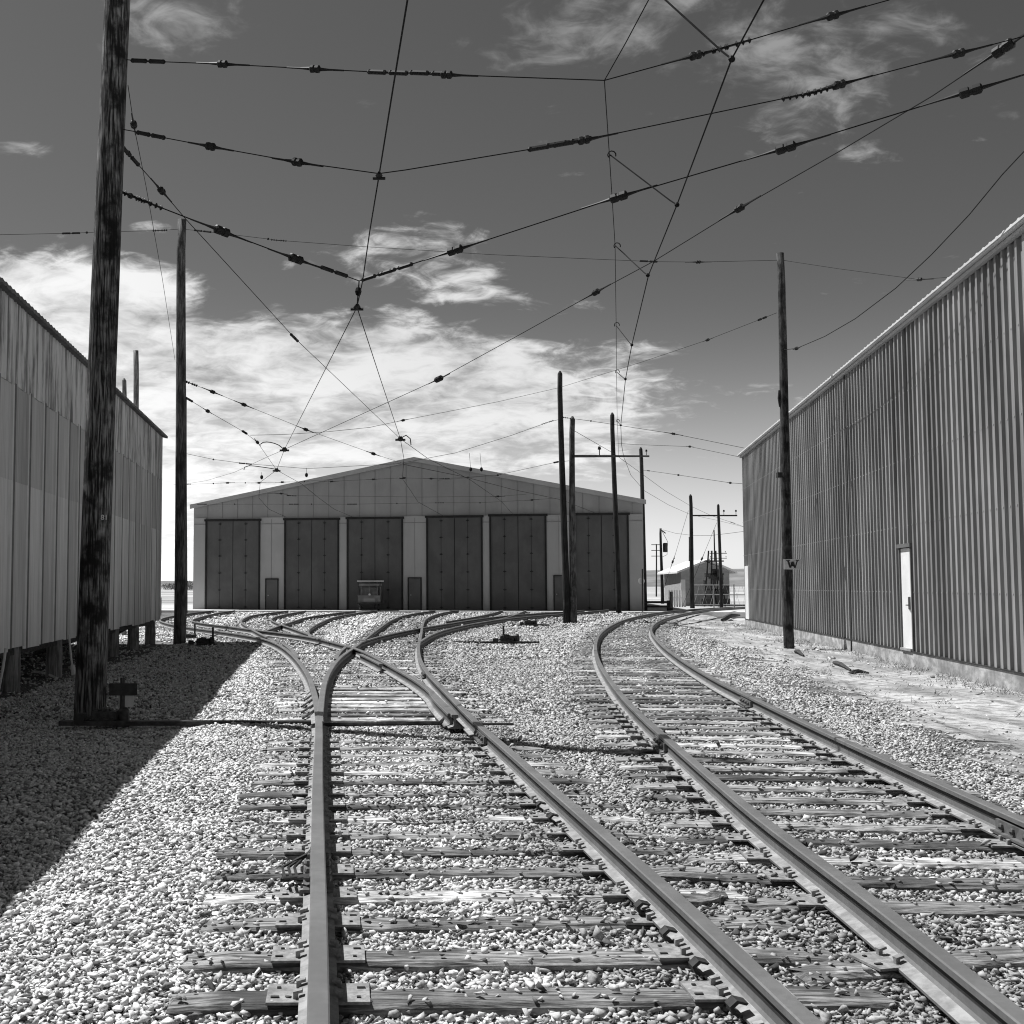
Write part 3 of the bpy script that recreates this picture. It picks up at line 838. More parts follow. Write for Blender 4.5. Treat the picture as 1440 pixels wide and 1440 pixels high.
mb.obj('floor_beam', M_TIMBER, shed)
tag(MB().tube([aty(97, 893, 19.5), aty(100, 925, 19.4), aty(102, 938, 19.3)], .018, 8).tube([aty(102, 936, 19.3), aty(104, 950, 19.2)], .04, 8).obj('drain_pipe', M_PIPE), 'thin pale drain pipe hanging below the raised shed beside the big pole', 'pipe')
tag(MB().tube([aty(8, 912, 15.6), aty(4, 940, 15.5), aty(-3, 975, 15.4)], .02, 8).obj('drain_pipe', M_PIPE), 'slanting pale pipe under the shed at the left picture edge', 'pipe')
tag(MB().tube(catmull([onz(46, 944, -.06), onz(60, 946, -.06), onz(72, 950, -.06), onz(80, 954, -.07)], .1), .022, 8).obj('hose', M_PIPE), 'short pale hose curled on the dirt behind the front pile', 'hose')

# ------------------------------------------------------------------ right ribbed building
def wr(t, off=0.0, z=0.0):      # t = Y
    p = WR0 + WRD * ((t - WR0.y) / WRD.y) + WRN * off
    return Vector((p.x, p.y, z))
RB = thing('metal_warehouse', wr(48, 0, -.2), 'tall warehouse of vertical ribbed sheet metal on a concrete footing', 'warehouse')
YA, YB, CZ, TZ = -4.0, 48.0, .12, 6.93
L = (wr(YB) - wr(YA)).length
d0Y = 26.75; d1Y = 27.75
dA = onz(1272, 912, -.2); 
# door position along the wall from its picture column
def wall_y(px):
    r = ray(px, 824); 
    # intersection of the sight line with the wall line
    den = r.x * WRD.y - r.y * WRD.x
    t = (WR0.x * WRD.y - WR0.y * WRD.x) / den
    return r.y * t
dy1, dy0 = wall_y(1271.5), wall_y(1286.5)
print('door Y', dy0, dy1, 'seam', wall_y(1200))
DZ0 = .17; DZ1 = aty(1278, 771, (dy0 + dy1) / 2).z
def rib_profile(ya, yb, za, zb, mb, mi=None):
    """trapezoid ribs 0.30 m apart between two stations"""
    P = []; t = ya; step = .305 * WRD.y
    while t < yb - 1e-6:
        for f, o in ((0, .0), (.58, .0), (.64, .052), (.92, .052)):
            P.append((min(t + f * step, yb), o))
        t += step
    P.append((yb, 0.0))
    vs = [tuple(wr(a, b_ + .02, za)) for a, b_ in P] + [tuple(wr(a, b_ + .02, zb)) for a, b_ in P]
    m_ = len(P)
    mb.add(vs, [(i, i + 1, m_ + i + 1, m_ + i) for i in range(m_ - 1)], mi=mi)
mb = MB()
seamY = wall_y(1200)
rib_profile(YA, dy0 - .08, CZ, TZ, mb); rib_profile(dy1 + .08, seamY - .03, CZ, TZ, mb); rib_profile(seamY + .03, YB, CZ, TZ, mb)
rib_profile(dy0 - .08, dy1 + .08, DZ1 + .10, TZ, mb)
mb.obj('ribbed_cladding', M_WALLR, RB)
mb = MB(); t_ = YA
while t_ < YB:
    for z_ in (1.35, 2.75, 4.15, 5.55):
        if not (dy0 - .3 < t_ < dy1 + .3 and z_ < DZ1 + .2):
            c_ = wr(t_ + .24, .076, z_); mb.box(c_, (.014, .022, .022))
    t_ += .305 * WRD.y
mb.obj('fastener_row', M_FAC, RB)
mb = MB(); e0, e1 = wr(YA, .012), wr(YB, .012); f0, f1 = wr(YA, -18), wr(YB, -18)
# body leaves a recess for the door
def body(ya, yb, z0, z1, off=.012):
    a, b_, c, d = wr(ya, off), wr(yb, off), wr(yb, -18), wr(ya, -18)
    mb.prism([(a.x, a.y), (d.x, d.y), (c.x, c.y), (b_.x, b_.y)][::-1], z0, z1)
body(YA, dy0, CZ + .01, TZ - .01); body(dy1, YB, CZ + .01, TZ - .01); body(dy0 + .001, dy1 - .001, DZ1 + .03, TZ - .012)
mb.obj('wall', M_WALLR, RB)
mb = MB()
def foot(ya, yb, z1, off):
    a, b_, c, d = wr(ya, off), wr(yb, off), wr(yb, -18), wr(ya, -18)
    mb.prism([(a.x, a.y), (d.x, d.y), (c.x, c.y), (b_.x, b_.y)][::-1], -.45, z1)
foot(YA - .1, YB + .1, CZ - .015, .075)
mb.obj('footing', M_CONC, RB)
mb = MB(); a, b_ = wr(YA, .05, CZ - .002), wr(YB, .05, CZ - .002)
mb.box((a + b_) / 2, (.09, (b_ - a).length, .02), rz=math.atan2(b_.y - a.y, b_.x - a.x) - math.pi / 2); mb.obj('base_trim', M_SEAM, RB)
def slab(name, m, off, z, sx, sz, parent=RB, ya=YA, yb=YB):
    mb = MB(); a, b_ = wr(ya, off, z), wr(yb, off, z)
    mb.box((a + b_) / 2, (sx, (b_ - a).length, sz), rz=math.atan2(b_.y - a.y, b_.x - a.x) - math.pi / 2)
    return mb.obj(name, m, parent)
slab('eave_trim', M_PIER, .10, TZ + .01, .08, .07, yb=YB + .15)
slab('gutter', M_TRIM, .14, TZ + .085, .10, .05, yb=YB + .15)
# corrugated roof whose rib ends show over the eave
mb = MB(); P = []; t = YA
while t < YB + .2:
    for f, o in ((0, 0), (.20, 0), (.235, .016), (.27, .016)): P.append((t + f, o))
    t += .305
vs = [tuple(wr(a, .21, TZ + .135 + b_)) for a, b_ in P] + [tuple(wr(a, -9, TZ + 1.1 + b_)) for a, b_ in P] + [tuple(wr(a, -18.3, TZ + .17 + b_)) for a, b_ in P]
m_ = len(P)
fs = [(i, m_ + i, m_ + i + 1, i + 1) for i in range(m_ - 1)] + [(m_ + i, 2 * m_ + i, 2 * m_ + i + 1, m_ + i + 1) for i in range(m_ - 1)]
vs2 = [(x, y, z - .04) for x, y, z in [wr(a, .21, TZ + .135) for a, b_ in P] + [wr(a, -9, TZ + 1.1) for a, b_ in P] + [wr(a, -18.3, TZ + .17) for a, b_ in P]]
fs2 = [tuple(3 * m_ + j for j in f[::-1]) for f in fs]
mb.add(vs + vs2, fs + fs2 + [(i, i + 1, 3 * m_ + i + 1, 3 * m_ + i) for i in range(m_ - 1)])
mb.obj('roof', M_TRIM, RB)
# gable ends
mb = MB()
for y_, s in ((YB, -.02), (YA, .02)):
    a, b_, c = wr(y_, 0, TZ - .02), wr(y_, -9, TZ + 1.05), wr(y_, -18, TZ - .02)
    a2, b2, c2 = wr(y_ + s * 3, 0, TZ - .02), wr(y_ + s * 3, -9, TZ + 1.05), wr(y_ + s * 3, -18, TZ - .02)
    mb.add([a, b_, c, a2, b2, c2], [(0, 1, 2), (5, 4, 3), (0, 3, 4, 1), (1, 4, 5, 2)])
mb.obj('gable', M_WALLR, RB)
mb = MB(); a = wr(seamY, .045, 0)
mb.box((a.x, a.y, (CZ + TZ) / 2), (.09, .13, TZ - CZ - .02), rz=-.19); mb.obj('seam_strip', M_SEAM, RB)
mb = MB(); a = wr(seamY, .085, 0); mb.box((a.x, a.y, (CZ - .25) / 2), (.03, .04, CZ + .2), rz=-.19); mb.obj('drain_strip', M_SEAM, RB)
mb = MB()    # door
a, b_ = wr(dy0 + .02, .03, 0), wr(dy1 - .02, .03, 0)
ang = math.atan2(b_.y - a.y, b_.x - a.x) - math.pi / 2
mid = (a + b_) / 2
mb.box((mid.x, mid.y, (DZ0 + DZ1) / 2), (.05, (b_ - a).length, DZ1 - DZ0), rz=ang)
door = mb.obj('door', M_WHITE, RB)
mb = MB(); hp = wr(dy0 + .20, .06, 1.12)
mb.box(hp, (.02, .13, .26), rz=ang); mb.tube([hp + WRN * .0 + Vector((0, 0, -.04)), hp + WRN * .07 + Vector((0, 0, -.04)), hp + WRN * .07 - WRD * .13 + Vector((0, 0, -.04))], .012, 6)
mb.obj('handle', M_IRON, door)
mb = MB()
for y_ in (dy0 - .03, dy1 + .03):
    c = wr(y_, .04, (DZ0 + DZ1) / 2); mb.box(c, (.09, .06, DZ1 - DZ0 + .1), rz=ang)
c = wr((dy0 + dy1) / 2, .05, DZ1 + .055); mb.box(c, (.12, dy1 - dy0 + .22, .08), rz=ang)
mb.obj('door_frame', M_FDOOR2, RB)
mb = MB(); c = wr((dy0 + dy1) / 2, .0, .145); mb.box(c, (.24, dy1 - dy0 - .02, .05), rz=ang); mb.obj('door_sill', M_CONC, RB)
# second white door near the far end, set slightly proud
ya_, yb_ = wall_y(1056), wall_y(1051.5)
mb = MB(); a, b_ = wr(ya_, .085, 0), wr(yb_, .085, 0); mid = (a + b_) / 2
zt = aty(1053, 796, mid.y).z
mb.box((mid.x, mid.y, (CZ + zt) / 2), (.05, (b_ - a).length, zt - CZ), rz=ang); d2 = mb.obj('door', M_WHITE, RB)
d2['label'] = 'bright white door at the far end of the ribbed wall'
door['label'] = 'white door with a lever handle in the ribbed wall'
mb = MB()
for px, py in ((1287, 815),): pass
# small wall lamp and conduit
mb = MB(); c = wr(wall_y(1118), .10, aty(1118, 838, wall_y(1118)).z); mb.box(c, (.10, .12, .12)); 
c2 = c + Vector((0, 0, 1.2)); mb.tube([c, c + Vector((.01, .04, .6)), c2 + Vector((-.02, .0, 0))], .02, 6)
mb.obj('wall_conduit', M_DARK, RB)

# ------------------------------------------------------------------ far car barn
PL = Vector((-10.9, 71.8, 0)); PR = Vector((16.5, 67.7, 0)); BD = (PR - PL).normalized(); BN = Vector((-BD.y, BD.x, 0))   # BN points away
BW = (PR - PL).length
def bpt(u_, off=0.0, z=0.0):    # u along the facade in metres, off towards the camera
    p = PL + BD * u_ - BN * off; return Vector((p.x, p.y, z))
def bu(px):
    r = ray(px, 824); den = r.x * BD.y - r.y * BD.x
    t = (PL.x * BD.y - PL.y * BD.x) / den; P_ = Vector((r.x * t, r.y * t, 0)); return (P_ - PL).dot(BD)
def bz(px, py):
    P_ = bpt(bu(px)); return aty(px, py, P_.y).z
BEZ = 6.5; BPK = 9.25; UPK = bu(583)
barn = thing('car_barn', (PL + PR) / 2, 'wide gabled metal car barn with six tall folding doors', 'building')
mb = MB(); BG = -.02
front = [(0, BG), (BW, BG), (BW, BEZ), (UPK, BPK), (0, BEZ)]
vs = [tuple(bpt(a, 0, z)) for a, z in front] + [tuple(bpt(a, -40, z)) for a, z in front]
mb.add(vs, [(0, 1, 2, 3, 4), (9, 8, 7, 6, 5), (0, 5, 6, 1), (1, 6, 7, 2), (4, 9, 5, 0)])
mb.obj('wall', M_FAC, barn)
mb = MB(); ov = .16; sl = (BPK - BEZ) / UPK; sr = (BPK - BEZ) / (BW - UPK)
for (u0, z0, u1, z1) in ((-ov, BEZ - ov * sl, UPK, BPK), (UPK, BPK, BW + ov, BEZ - ov * sr)):
    a = [tuple(bpt(u0, .3, z0 + .03)), tuple(bpt(u1, .3, z1 + .03)), tuple(bpt(u1, -40.3, z1 + .03)), tuple(bpt(u0, -40.3, z0 + .03))]
    mb.hexa(a + [(x, y, z + .10) for x, y, z in a])
mb.obj('roof', M_PIER, barn)
mb = MB()
for (u0, z0, u1, z1) in ((-ov, BEZ - ov * sl, UPK, BPK), (UPK, BPK, BW + ov, BEZ - ov * sr)):
    a = [tuple(bpt(u0, .36, z0 - .15)), tuple(bpt(u1, .36, z1 - .15)), tuple(bpt(u1, .305, z1 - .15)), tuple(bpt(u0, .305, z0 - .15))]
    mb.hexa(a + [(x, y, z + .27) for x, y, z in a])
mb.obj('fascia', M_PIER, barn)
mb = MB()   # sheet seams above the doors, thin battens
u_ = .9
while u_ < BW - .3:
    zt = (BEZ + sl * u_ if u_ < UPK else BPK - sr * (u_ - UPK)) - .05
    z0 = bz(583, 730) + .15
    c = bpt(u_, .012, (z0 + zt) / 2); mb.box(c, (.03, .02, zt - z0), rz=math.atan2(BD.y, BD.x))
    u_ += .97
mb.obj('sheet_seam', M_FSEAM, barn)
fa = math.atan2(BD.y, BD.x)
DO = [(290, 365, 732), (401, 476, 730.5), (489, 566, 729), (601, 678, 727), (690, 768, 725), (809, 884, 723.5)]
prev = 0.0
piers = []
for (x0, x1, yt) in DO:
    u0, u1 = bu(x0), bu(x1); zt = bz((x0 + x1) / 2, yt)
    piers.append((prev, u0)); prev = u1
    wdt = (u1 - u0)
    cdo = MB(); 
    for k in range(4):
        ua = u0 + .05 + (wdt - .1) * k / 4; ub = u0 + .05 + (wdt - .1) * (k + 1) / 4
        gap = .03 if k == 2 else .010
        ua2 = ua + (gap if k in (2,) else .006); ub2 = ub - (gap if k == 1 else .006)
        cdo.box(bpt((ua2 + ub2) / 2, .06, (BG + .06 + zt) / 2), (ub2 - ua2, .06, zt - BG - .10), rz=fa)
    dd = cdo.obj('folding_door', M_FDOOR, barn)
    fr = MB()
    fr.box(bpt(u0, .075, zt / 2), (.10, .16, zt), rz=fa); fr.box(bpt(u1, .075, zt / 2), (.10, .16, zt), rz=fa); fr.box(bpt((u0 + u1) / 2, .08, zt + .02), (wdt + .24, .17, .14), rz=fa)
    fr.box(bpt((u0 + u1) / 2, .02, zt / 2), (wdt - .05, .03, zt - .1), rz=fa)
    fr.obj('door_frame', M_SEAM, dd)
    hg = MB()
    for k in (1, 3):
        uu = u0 + .05 + (wdt - .1) * k / 4
        for q in (.03, .22, .41, .60, .78, .96):
            hg.box(bpt(uu, .10, zt * q), (.20, .04, .045), rz=fa); hg.box(bpt(uu, .105, zt * q), (.07, .05, .12), rz=fa)
        hg.box(bpt(uu, .092, zt / 2), (.022, .014, zt - .2), rz=fa)
    hg.obj('hinge', M_DARK, dd)
piers.append((prev, BW))
PO = []
for (a, b_) in piers:
    mb = MB()
    mb.box(bpt((a + b_) / 2, .05, (BG + 5.75) / 2), (b_ - a - .12 if a > 0 and b_ < BW else b_ - a - .06, .10, 5.75 - BG), rz=fa)
    PO.append(mb.obj('pier', M_PIER, barn))
for (a, b_), po in zip(piers, PO):
    k = 1; mb = MB()
    while a + k * .97 < b_ - .2:
        mb.box(bpt(a + k * .97 - .2, .108, 2.85), (.022, .016, 5.6), rz=fa); k += 1
    mb.box(bpt((a + b_) / 2, .11, 5.35), (b_ - a - .14, .03, .05), rz=fa)
    mb.obj('seam', M_FSEAM, po)
for (x0, x1, yt) in ((374.5, 391.5, 815), (574.5, 592.5, 813.5), (779, 797, 810.5)):
    u0, u1 = bu(x0), bu(x1); zt = bz(x0, yt)
    dd = MB().box(bpt((u0 + u1) / 2, .13, (zt + .03) / 2), (u1 - u0 - .08, .06, zt - .05), rz=fa).obj('side_door', M_FDOOR2, barn)
    fr = MB()
    for uu in (u0, u1): fr.box(bpt(uu, .13, zt / 2), (.07, .09, zt), rz=fa)
    fr.box(bpt((u0 + u1) / 2, .13, zt + .035), (u1 - u0 + .07, .09, .07), rz=fa)
    fr.obj('door_frame', M_SEAM, dd)
    MB().ball(bpt(u0 + .16, .18, zt * .48), .035, 6).obj('door_knob', M_TRIM, dd)
# concrete apron
mb = MB(); a = bpt(-8, .4); b_ = bpt(BW + 9, .4); c = bpt(BW + 9, 3.2); d = bpt(-8, 3.2)
mb.prism([(a.x, a.y), (d.x, d.y), (c.x, c.y), (b_.x, b_.y)], -.3, .02)
mb.obj('pavement', M_SLAB)['kind'] = 'structure'

# ------------------------------------------------------------------ poles
def pole(name_lab, bpx, bpy, tpx, tpy, wb, wt, mat_=M_POLE, zb=-.1, group='wooden trolley poles', ztop=None, pointed=False, Y=None, n=16):
    if Y is None: B = onz(bpx, bpy, zb)
    else: B = aty(bpx, bpy, Y)
    T = aty(tpx, tpy, B.y)
    rb = wb / 2 / F * B.y; rt = wt / 2 / F * B.y
    if ztop is not None:
        t = (ztop - B.z) / (T.z - B.z); rt = rb + (rt - rb) * t; T = B + (T - B) * t
    t_ = thing('utility_pole', (B.x, B.y, zb), name_lab, 'pole', group)
    mb = MB(); pts = []; rs = []
    N = 14
    for i in range(N + 1):
        f = i / N
        p = B + (T - B) * f
        p = p + Vector((math.sin(f * 3.1 + B.x) * rb * .16, 0, 0)) * (1 if 0 < i < N else 0)
        pts.append(p); rs.append((rb + (rt - rb) * f) * random.uniform(.985, 1.015))
    pts[0] = pts[0] - (T - B).normalized() * .35
    if pointed: pts.append(T + Vector((0, 0, rt * 1.3))); rs.append(rt * .35)
    mb.tube(pts, rs, n, caps=True)
    o = mb.obj('shaft', mat_, t_, smooth=False)
    o.data.polygons.foreach_set('use_smooth', [len(p.vertices) == 4 for p in o.data.polygons])
    return t_, B, T
P1, P1B, P1T = pole('thick dark creosoted pole rising out of frame beside the switch stand', 126, 1012, 168, 0, 44, 36, M_POLE1, ztop=12.0, n=24)
P2, P2B, P2T = pole('tall dark pole just past the far corner of the raised shed', 252, 906, 256, 309, 18, 12.5, M_POLEG)
P5, P5B, P5T = pole('dark pole with a W sign close to the ribbed warehouse wall', 1110, 911, 1097, 356, 14.5, 10, zb=-.17)
P3a, P3aB, P3aT = pole('taller left one of the paired poles in front of the fifth and last barn doors', 797, 877, 787.5, 526, 10.5, 7, pointed=True, mat_=M_POLE2)
P3b, P3bB, P3bT = pole('shorter right one of the paired poles carrying the long crossarm', 806, 877, 805, 590, 10.5, 7.5, M_POLEG, pointed=True)
P4, P4B, P4T = pole('slim leaning pole just right of the paired poles in front of the last barn door', 870, 865, 861, 584, 8, 6, M_POLE2, pointed=True)
P6, P6B, P6T = pole('pole at the right corner of the car barn holding the crossarm end', 907, 858.5, 901, 632, 7.5, 5, M_POLE2, pointed=True)
P7, P7B, P7T = pole('pole standing left in front of the small gabled house', 974, 855, 971, 698, 6.5, 4.5, M_POLE2, zb=-.1, pointed=True)
P8, P8B, P8T = pole('pole in front of the small gabled house with a crossarm to its right', 1014.5, 855, 1010, 711, 5, 3.6, M_POLE2, zb=-.1, pointed=True)
P9, P9B, P9T = pole('short pole with a dark transformer can left of the small house', 931.5, 849, 929, 743, 5, 3, M_POLE2, zb=-.12)
P10, _, _ = pole('thin far pole with three crossarms behind the transformer pole', 923, 839, 923, 765, 2.2, 1.6, M_POLE2, zb=-.12)
PX, _, _ = pole('thin pole half hidden behind the pole left of the small house', 970, 806, 969.5, 755, 2.6, 2.2, M_POLE2, Y=105)
P11, P11B, P11T = pole('thin tower-like pole with insulators rising behind the house', 1006, 838, 1004, 745, 2.6, 1.6, M_POLE2, zb=-.12)
P2b, P2bB, P2bT = pole('slim pole mostly hidden behind the tall pole past the shed', 261.5, 864, 261, 560, 4.5, 3.5, M_POLE2)
PLa, _, _ = pole('taller square-topped pole showing above the raised shed roof', 191, 870, 191, 493, 8.5, 7.5, M_PILE, Y=40)
PLb, _, _ = pole('shorter pointed pole showing above the raised shed roof', 174.5, 880, 174.5, 536, 7.5, 6.5, M_PILE, Y=36, pointed=True)
PRt = Vector((8.0, 11.5, 9.3))
tR = thing('utility_pole', (8.0, 11.5, -.2), 'dark pole by the near end of the ribbed warehouse that takes the span wires', 'pole', 'wooden trolley poles')
MB().tube([(8.0, 11.5, -.5), (8.02, 11.5, 5), (8.0, 11.5, 9.4)], [.17, .15, .13], 16).obj('shaft', M_POLE, tR)
def crossarm(parent, A, B, r=.05, pins=()):
    mb = MB(); mid = (A + B) / 2
    mb.box(mid, ((B - A).length, r * 2, r * 2), rz=math.atan2(B.y - A.y, B.x - A.x), ry=-math.asin((B.z - A.z) / (B - A).length))
    o = mb.obj('crossarm', M_POLE2, parent)
    for p in pins:
        MB().tube([p, p + Vector((0, 0, .22)), p + Vector((0, 0, .24)), p + Vector((0, 0, .36))], [.02, .02, .075, .05], 8).obj('pin_insulator', M_INS, o)
    return o
crossarm(P3b, aty(806, 641.5, P3bB.y - .2), aty(912, 641.5, P6B.y - .25), .055, [aty(843, 640, 47), aty(909, 640, P6B.y - .3)])
crossarm(P8, aty(973, 725, P7B.y - .2), aty(1036.5, 725, P8B.y - .2), .05, [aty(1018, 724, P8B.y - .2), aty(1035, 724, P8B.y - .2)])
for yy_ in (766, 774, 782):
    crossarm(P10, aty(916, yy_, P10.location.y), aty(929, yy_, P10.location.y), .05)
crossarm(P11, aty(998, 778, P11B.y), aty(1022, 778, P11B.y), .06, [aty(1000, 778, P11B.y), aty(1020, 778, P11B.y)])
crossarm(P11, aty(998, 785, P11B.y), aty(1022, 785, P11B.y), .05, [aty(999, 785, P11B.y), aty(1021, 785, P11B.y)])
c = aty(935.5, 770, P9B.y)
mb = MB(); mb.tube([c + Vector((0, 0, -.42)), c + Vector((0, 0, -.38)), c + Vector((0, 0, .34)), c + Vector((0, 0, .42))], [.17, .22, .22, .16], 12); mb.obj('transformer_can', M_DARK, P9)
mb = MB(); mb.tube([aty(930, 784, P9B.y), aty(938, 780, P9B.y), aty(939, 762, P9B.y), aty(930, 745, P9B.y)], .02, 6); mb.tube([aty(931, 746, P9B.y), aty(936, 750, P9B.y)], .05, 6); mb.obj('bracket', M_DARK, P9)
# the W board
def text_mesh(txt, size, ext=0.006):
    cu = bpy.data.curves.new('lettering', 'FONT'); cu.body = txt; cu.size = size; cu.extrude = ext; cu.align_x = 'CENTER'; cu.align_y = 'CENTER'
    cu.offset = size * .012
    o = bpy.data.objects.new('lettering', cu); COL.objects.link(o)
    dg = bpy.context.evaluated_depsgraph_get(); me = bpy.data.meshes.new_from_object(o.evaluated_get(dg)); bpy.data.objects.remove(o)
    return me
wc = aty(1114.5, 793.5, P5B.y - .20)
wsign = thing('letter_sign', wc, 'small pale board lettered W fixed across the pole', 'sign')
MB().box(wc, (.46, .02, .275)).obj('board', M_SIGN, wsign)
mb = MB()
pts_ = [(-.125, .10), (-.06, -.095), (0, .06), (.06, -.095), (.125, .10)]
for k_ in range(4):
    (xa_, za_), (xb_, zb_) = pts_[k_], pts_[k_ + 1]; wd_ = .052 if k_ % 2 == 0 else .028
    q_ = [(xa_ - wd_ / 2, za_), (xa_ + wd_ / 2, za_), (xb_ + wd_ / 2, zb_), (xb_ - wd_ / 2, zb_)]
    yo = -.016 - .0015 * k_
    mb.hexa([wc + Vector((x_, yo, z_)) for x_, z_ in q_] + [wc + Vector((x_, yo + .008, z_)) for x_, z_ in q_])
for x_, w_ in ((-.125, .10), (.125, .085), (0, .05)): mb.box(wc + Vector((x_, -.020, .100 if x_ else .062)), (w_, .008, .018))
mb.obj('lettering', M_DARK, wsign)
mb = MB(); mb.box(wc + Vector((0, .05, 0)), (.10, .12, .10)); mb.obj('bracket', M_DARK, wsign)
# number tags on the big pole
nz_ = aty(147, 728, P1B.y - .19)
nt_ = thing('number_tag', nz_, 'small pale pole number 81 tacked to the thick pole', 'number tag')
me = text_mesh('81', .085, .003); me.materials.append(M_WHITE)
no = bpy.data.objects.new('digits', me); COL.objects.link(no); no.parent = nt_; no.rotation_euler = (R(90), 0, R(14)); no.location = (0.0, -.01, 0)
MB().tube([nz_ + Vector((0, .03, 0)), nz_ + Vector((0, 0.0, 0))], .01, 6).obj('tack', M_DARK, nt_)
# small gear on P5
mb = MB(); c = aty(1096, 668, P5B.y - .1); mb.box(c, (.12, .12, .14)); c = aty(1096, 549, P5B.y); mb.tube([c, aty(1095, 560, P5B.y), aty(1097, 572, P5B.y)], .03, 6); mb.obj('pole_hardware', M_DARK, P5)

# ------------------------------------------------------------------ overhead wires
TW = 5.75
def insulator(mb, p, d, kind, s=1.0):
    d = d.normalized()
    if kind == 'b':      # strain ball: fat grooved bead with end clips
        L, r = .065 * s, .046 * s
        mb.tube([p - d * L, p - d * L * .75, p - d * L * .25, p - d * L * .12, p + d * L * .12, p + d * L * .25, p + d * L * .75, p + d * L], [r * .55, r, r, r * .82, r * .82, r, r, r * .55], 8)
        for sg in (-1, 1): mb.tube([p + d * sg * L, p + d * sg * (L + .12 * s), p + d * sg * (L + .3 * s)], [.022 * s, .012 * s, .010 * s], 5)
    elif kind == 'w':    # big strain block
        L, r = .105 * s, .056 * s
        mb.tube([p - d * L, p - d * L * .85, p - d * L * .2, p - d * L * .1, p + d * L * .1, p + d * L * .2, p + d * L * .85, p + d * L], [r * .6, r, r, r * .8, r * .8, r, r, r * .6], 8)
        for sg in (-1, 1): mb.tube([p + d * sg * L, p + d * sg * (L + .15), p + d * sg * (L + .4)], [.025, .014, .010], 5)
    elif kind == 't':    # turnbuckle: two thin barrels
        for o_ in (-.13, .13):
            mb.tube([p + d * (o_ - .10) * s, p + d * (o_ + .10) * s], .026 * s, 6)
            for q in (-.09, .09): mb.ball(p + d * (o_ + q) * s, .030 * s, 6)
        mb.tube([p - d * .25 * s, p + d * .25 * s], .012 * s, 5)
    elif kind == 'h':    # chain of small bells
        for q in (-.20, -.13, -.06, .06, .13, .20):
            mb.tube([p + d * (q - .012) * s, p + d * q * s, p + d * (q + .012) * s], [.016 * s, .036 * s, .016 * s], 6)
        mb.tube([p - d * .22 * s, p + d * .22 * s], .012 * s, 5)
    elif kind == 'c':
        mb.ball(p, .035 * s, 6)
    elif kind == 'f':    # frog / ear clamp
        mb.tube([p - d * .16 * s, p, p + d * .16 * s], [.03 * s, .07 * s, .03 * s], 6)
        mb.tube([p + Vector((-.12 * s, 0, -.03)), p + Vector((.12 * s, 0, -.03))], .028 * s, 6)
KN = {'b': 'strain_insulator', 'w': 'strain_insulator', 't': 'turnbuckle', 'h': 'insulator_chain', 'c': 'clamp', 'f': 'wire_frog'}
def hit(A, B, px, py):
    """point where the sight line meets the vertical plane through A and B"""
    r = ray(px, py); n = Vector((B.y - A.y, -(B.x - A.x), 0))
    t = n.dot(Vector((A.x, A.y, 0))) / n.dot(Vector((r.x, r.y, 0)))
    return Vector((r.x * t, r.y * t, HC + r.z * t))
def wire(label, spans, r=.006, name='span_wire', cat='wire', group='overhead wires', s=1.0, M=None):
    """spans: list of (A, [(px,py,kind|'') ...], B) in order"""
    P = []; ins = []
    for A, mids, B in spans:
        if not P or (P[-1] - A).length > 1e-6: P.append(A)
        for m in mids:
            q = hit(A, B, m[0], m[1]); P.append(q)
            if len(m) > 2 and m[2]: ins.append((len(P) - 1, m[2]))
        P.append(B)
    mid = P[len(P) // 2]
    t = thing(name, P[0], label, cat, group)
    MB().tube(P, r, 5).obj('wire', M or M_WIRE, t)
    for i, k in ins:
        d = P[min(i + 1, len(P) - 1)] - P[max(i - 1, 0)]
        mb = MB(); insulator(mb, P[i], d, k, s); mb.obj(KN[k], M_INS, t)
    return t, P
def zt(px, py, z=TW): return onz(px, py, z)
def p1(px, py): return aty(px, py, P1B.y)
# trolley contact wires (height of the wire is real, the plan follows the tracks)
J1 = zt(502, 432, TW - .12)
T0 = zt(573, 0); T0b = T0 + (T0 - zt(533, 247)).normalized() * 9
FA = zt(400, 632, TW - .1); FB = zt(563, 617, TW - .1)
def twire(label, pts, r=.0075):
    P = pts
    t = thing('trolley_wire', P[0], label, 'wire', 'trolley contact wires')
    MB().tube(P, r, 6).obj('wire', M_WIRE, t); return t
def frog(t, P, s=1.0, dirv=Vector((0, 1, 0))):
    mb = MB(); insulator(mb, P, dirv, 'f', s); mb.obj('wire_frog', M_INS, t)
t = twire('thick contact wire above the near left track, dropping from the top edge to the frog', [T0b, T0, zt(553, 122), zt(533, 247), zt(520, 325), zt(510, 395, TW - .06), J1])
frog(t, J1, .8); frog(t, zt(533, 247), .55)
t = twire('contact wire branching left from the upper frog to the left hanging frog', [J1, zt(450, 534), FA]); frog(t, FA, 1.2)
t = twire('contact wire branching right from the upper frog to the right hanging frog', [J1, zt(534, 530), FB]); frog(t, FB, 1.2)
FC = zt(389, 661)
t = twire('contact wire from the left hanging frog over the car barn gable', [FA, FC, zt(425, 681), zt(448, 700), zt(470, 716), zt(505, 731)]); frog(t, FC, 1.2)
twire('contact wire crossing from the left frog toward the first barn door', [FC, zt(366, 678), zt(364, 700), zt(378, 716), zt(402, 727)], .008)
twire('contact wire running down from the right frog toward the fourth barn door', [FB, zt(568, 645), zt(566, 673), zt(588, 706), zt(628, 728)], .008)
twire('contact wire fanning right from the right frog toward the fifth barn door', [FB, zt(602, 645), zt(660, 674), zt(705, 705), zt(722, 724)], .008)
twire('contact wire fanning far right over the barn gable toward the last door', [zt(567, 653), zt(655, 671), zt(720, 688), zt(790, 703), zt(836, 721)], .008)
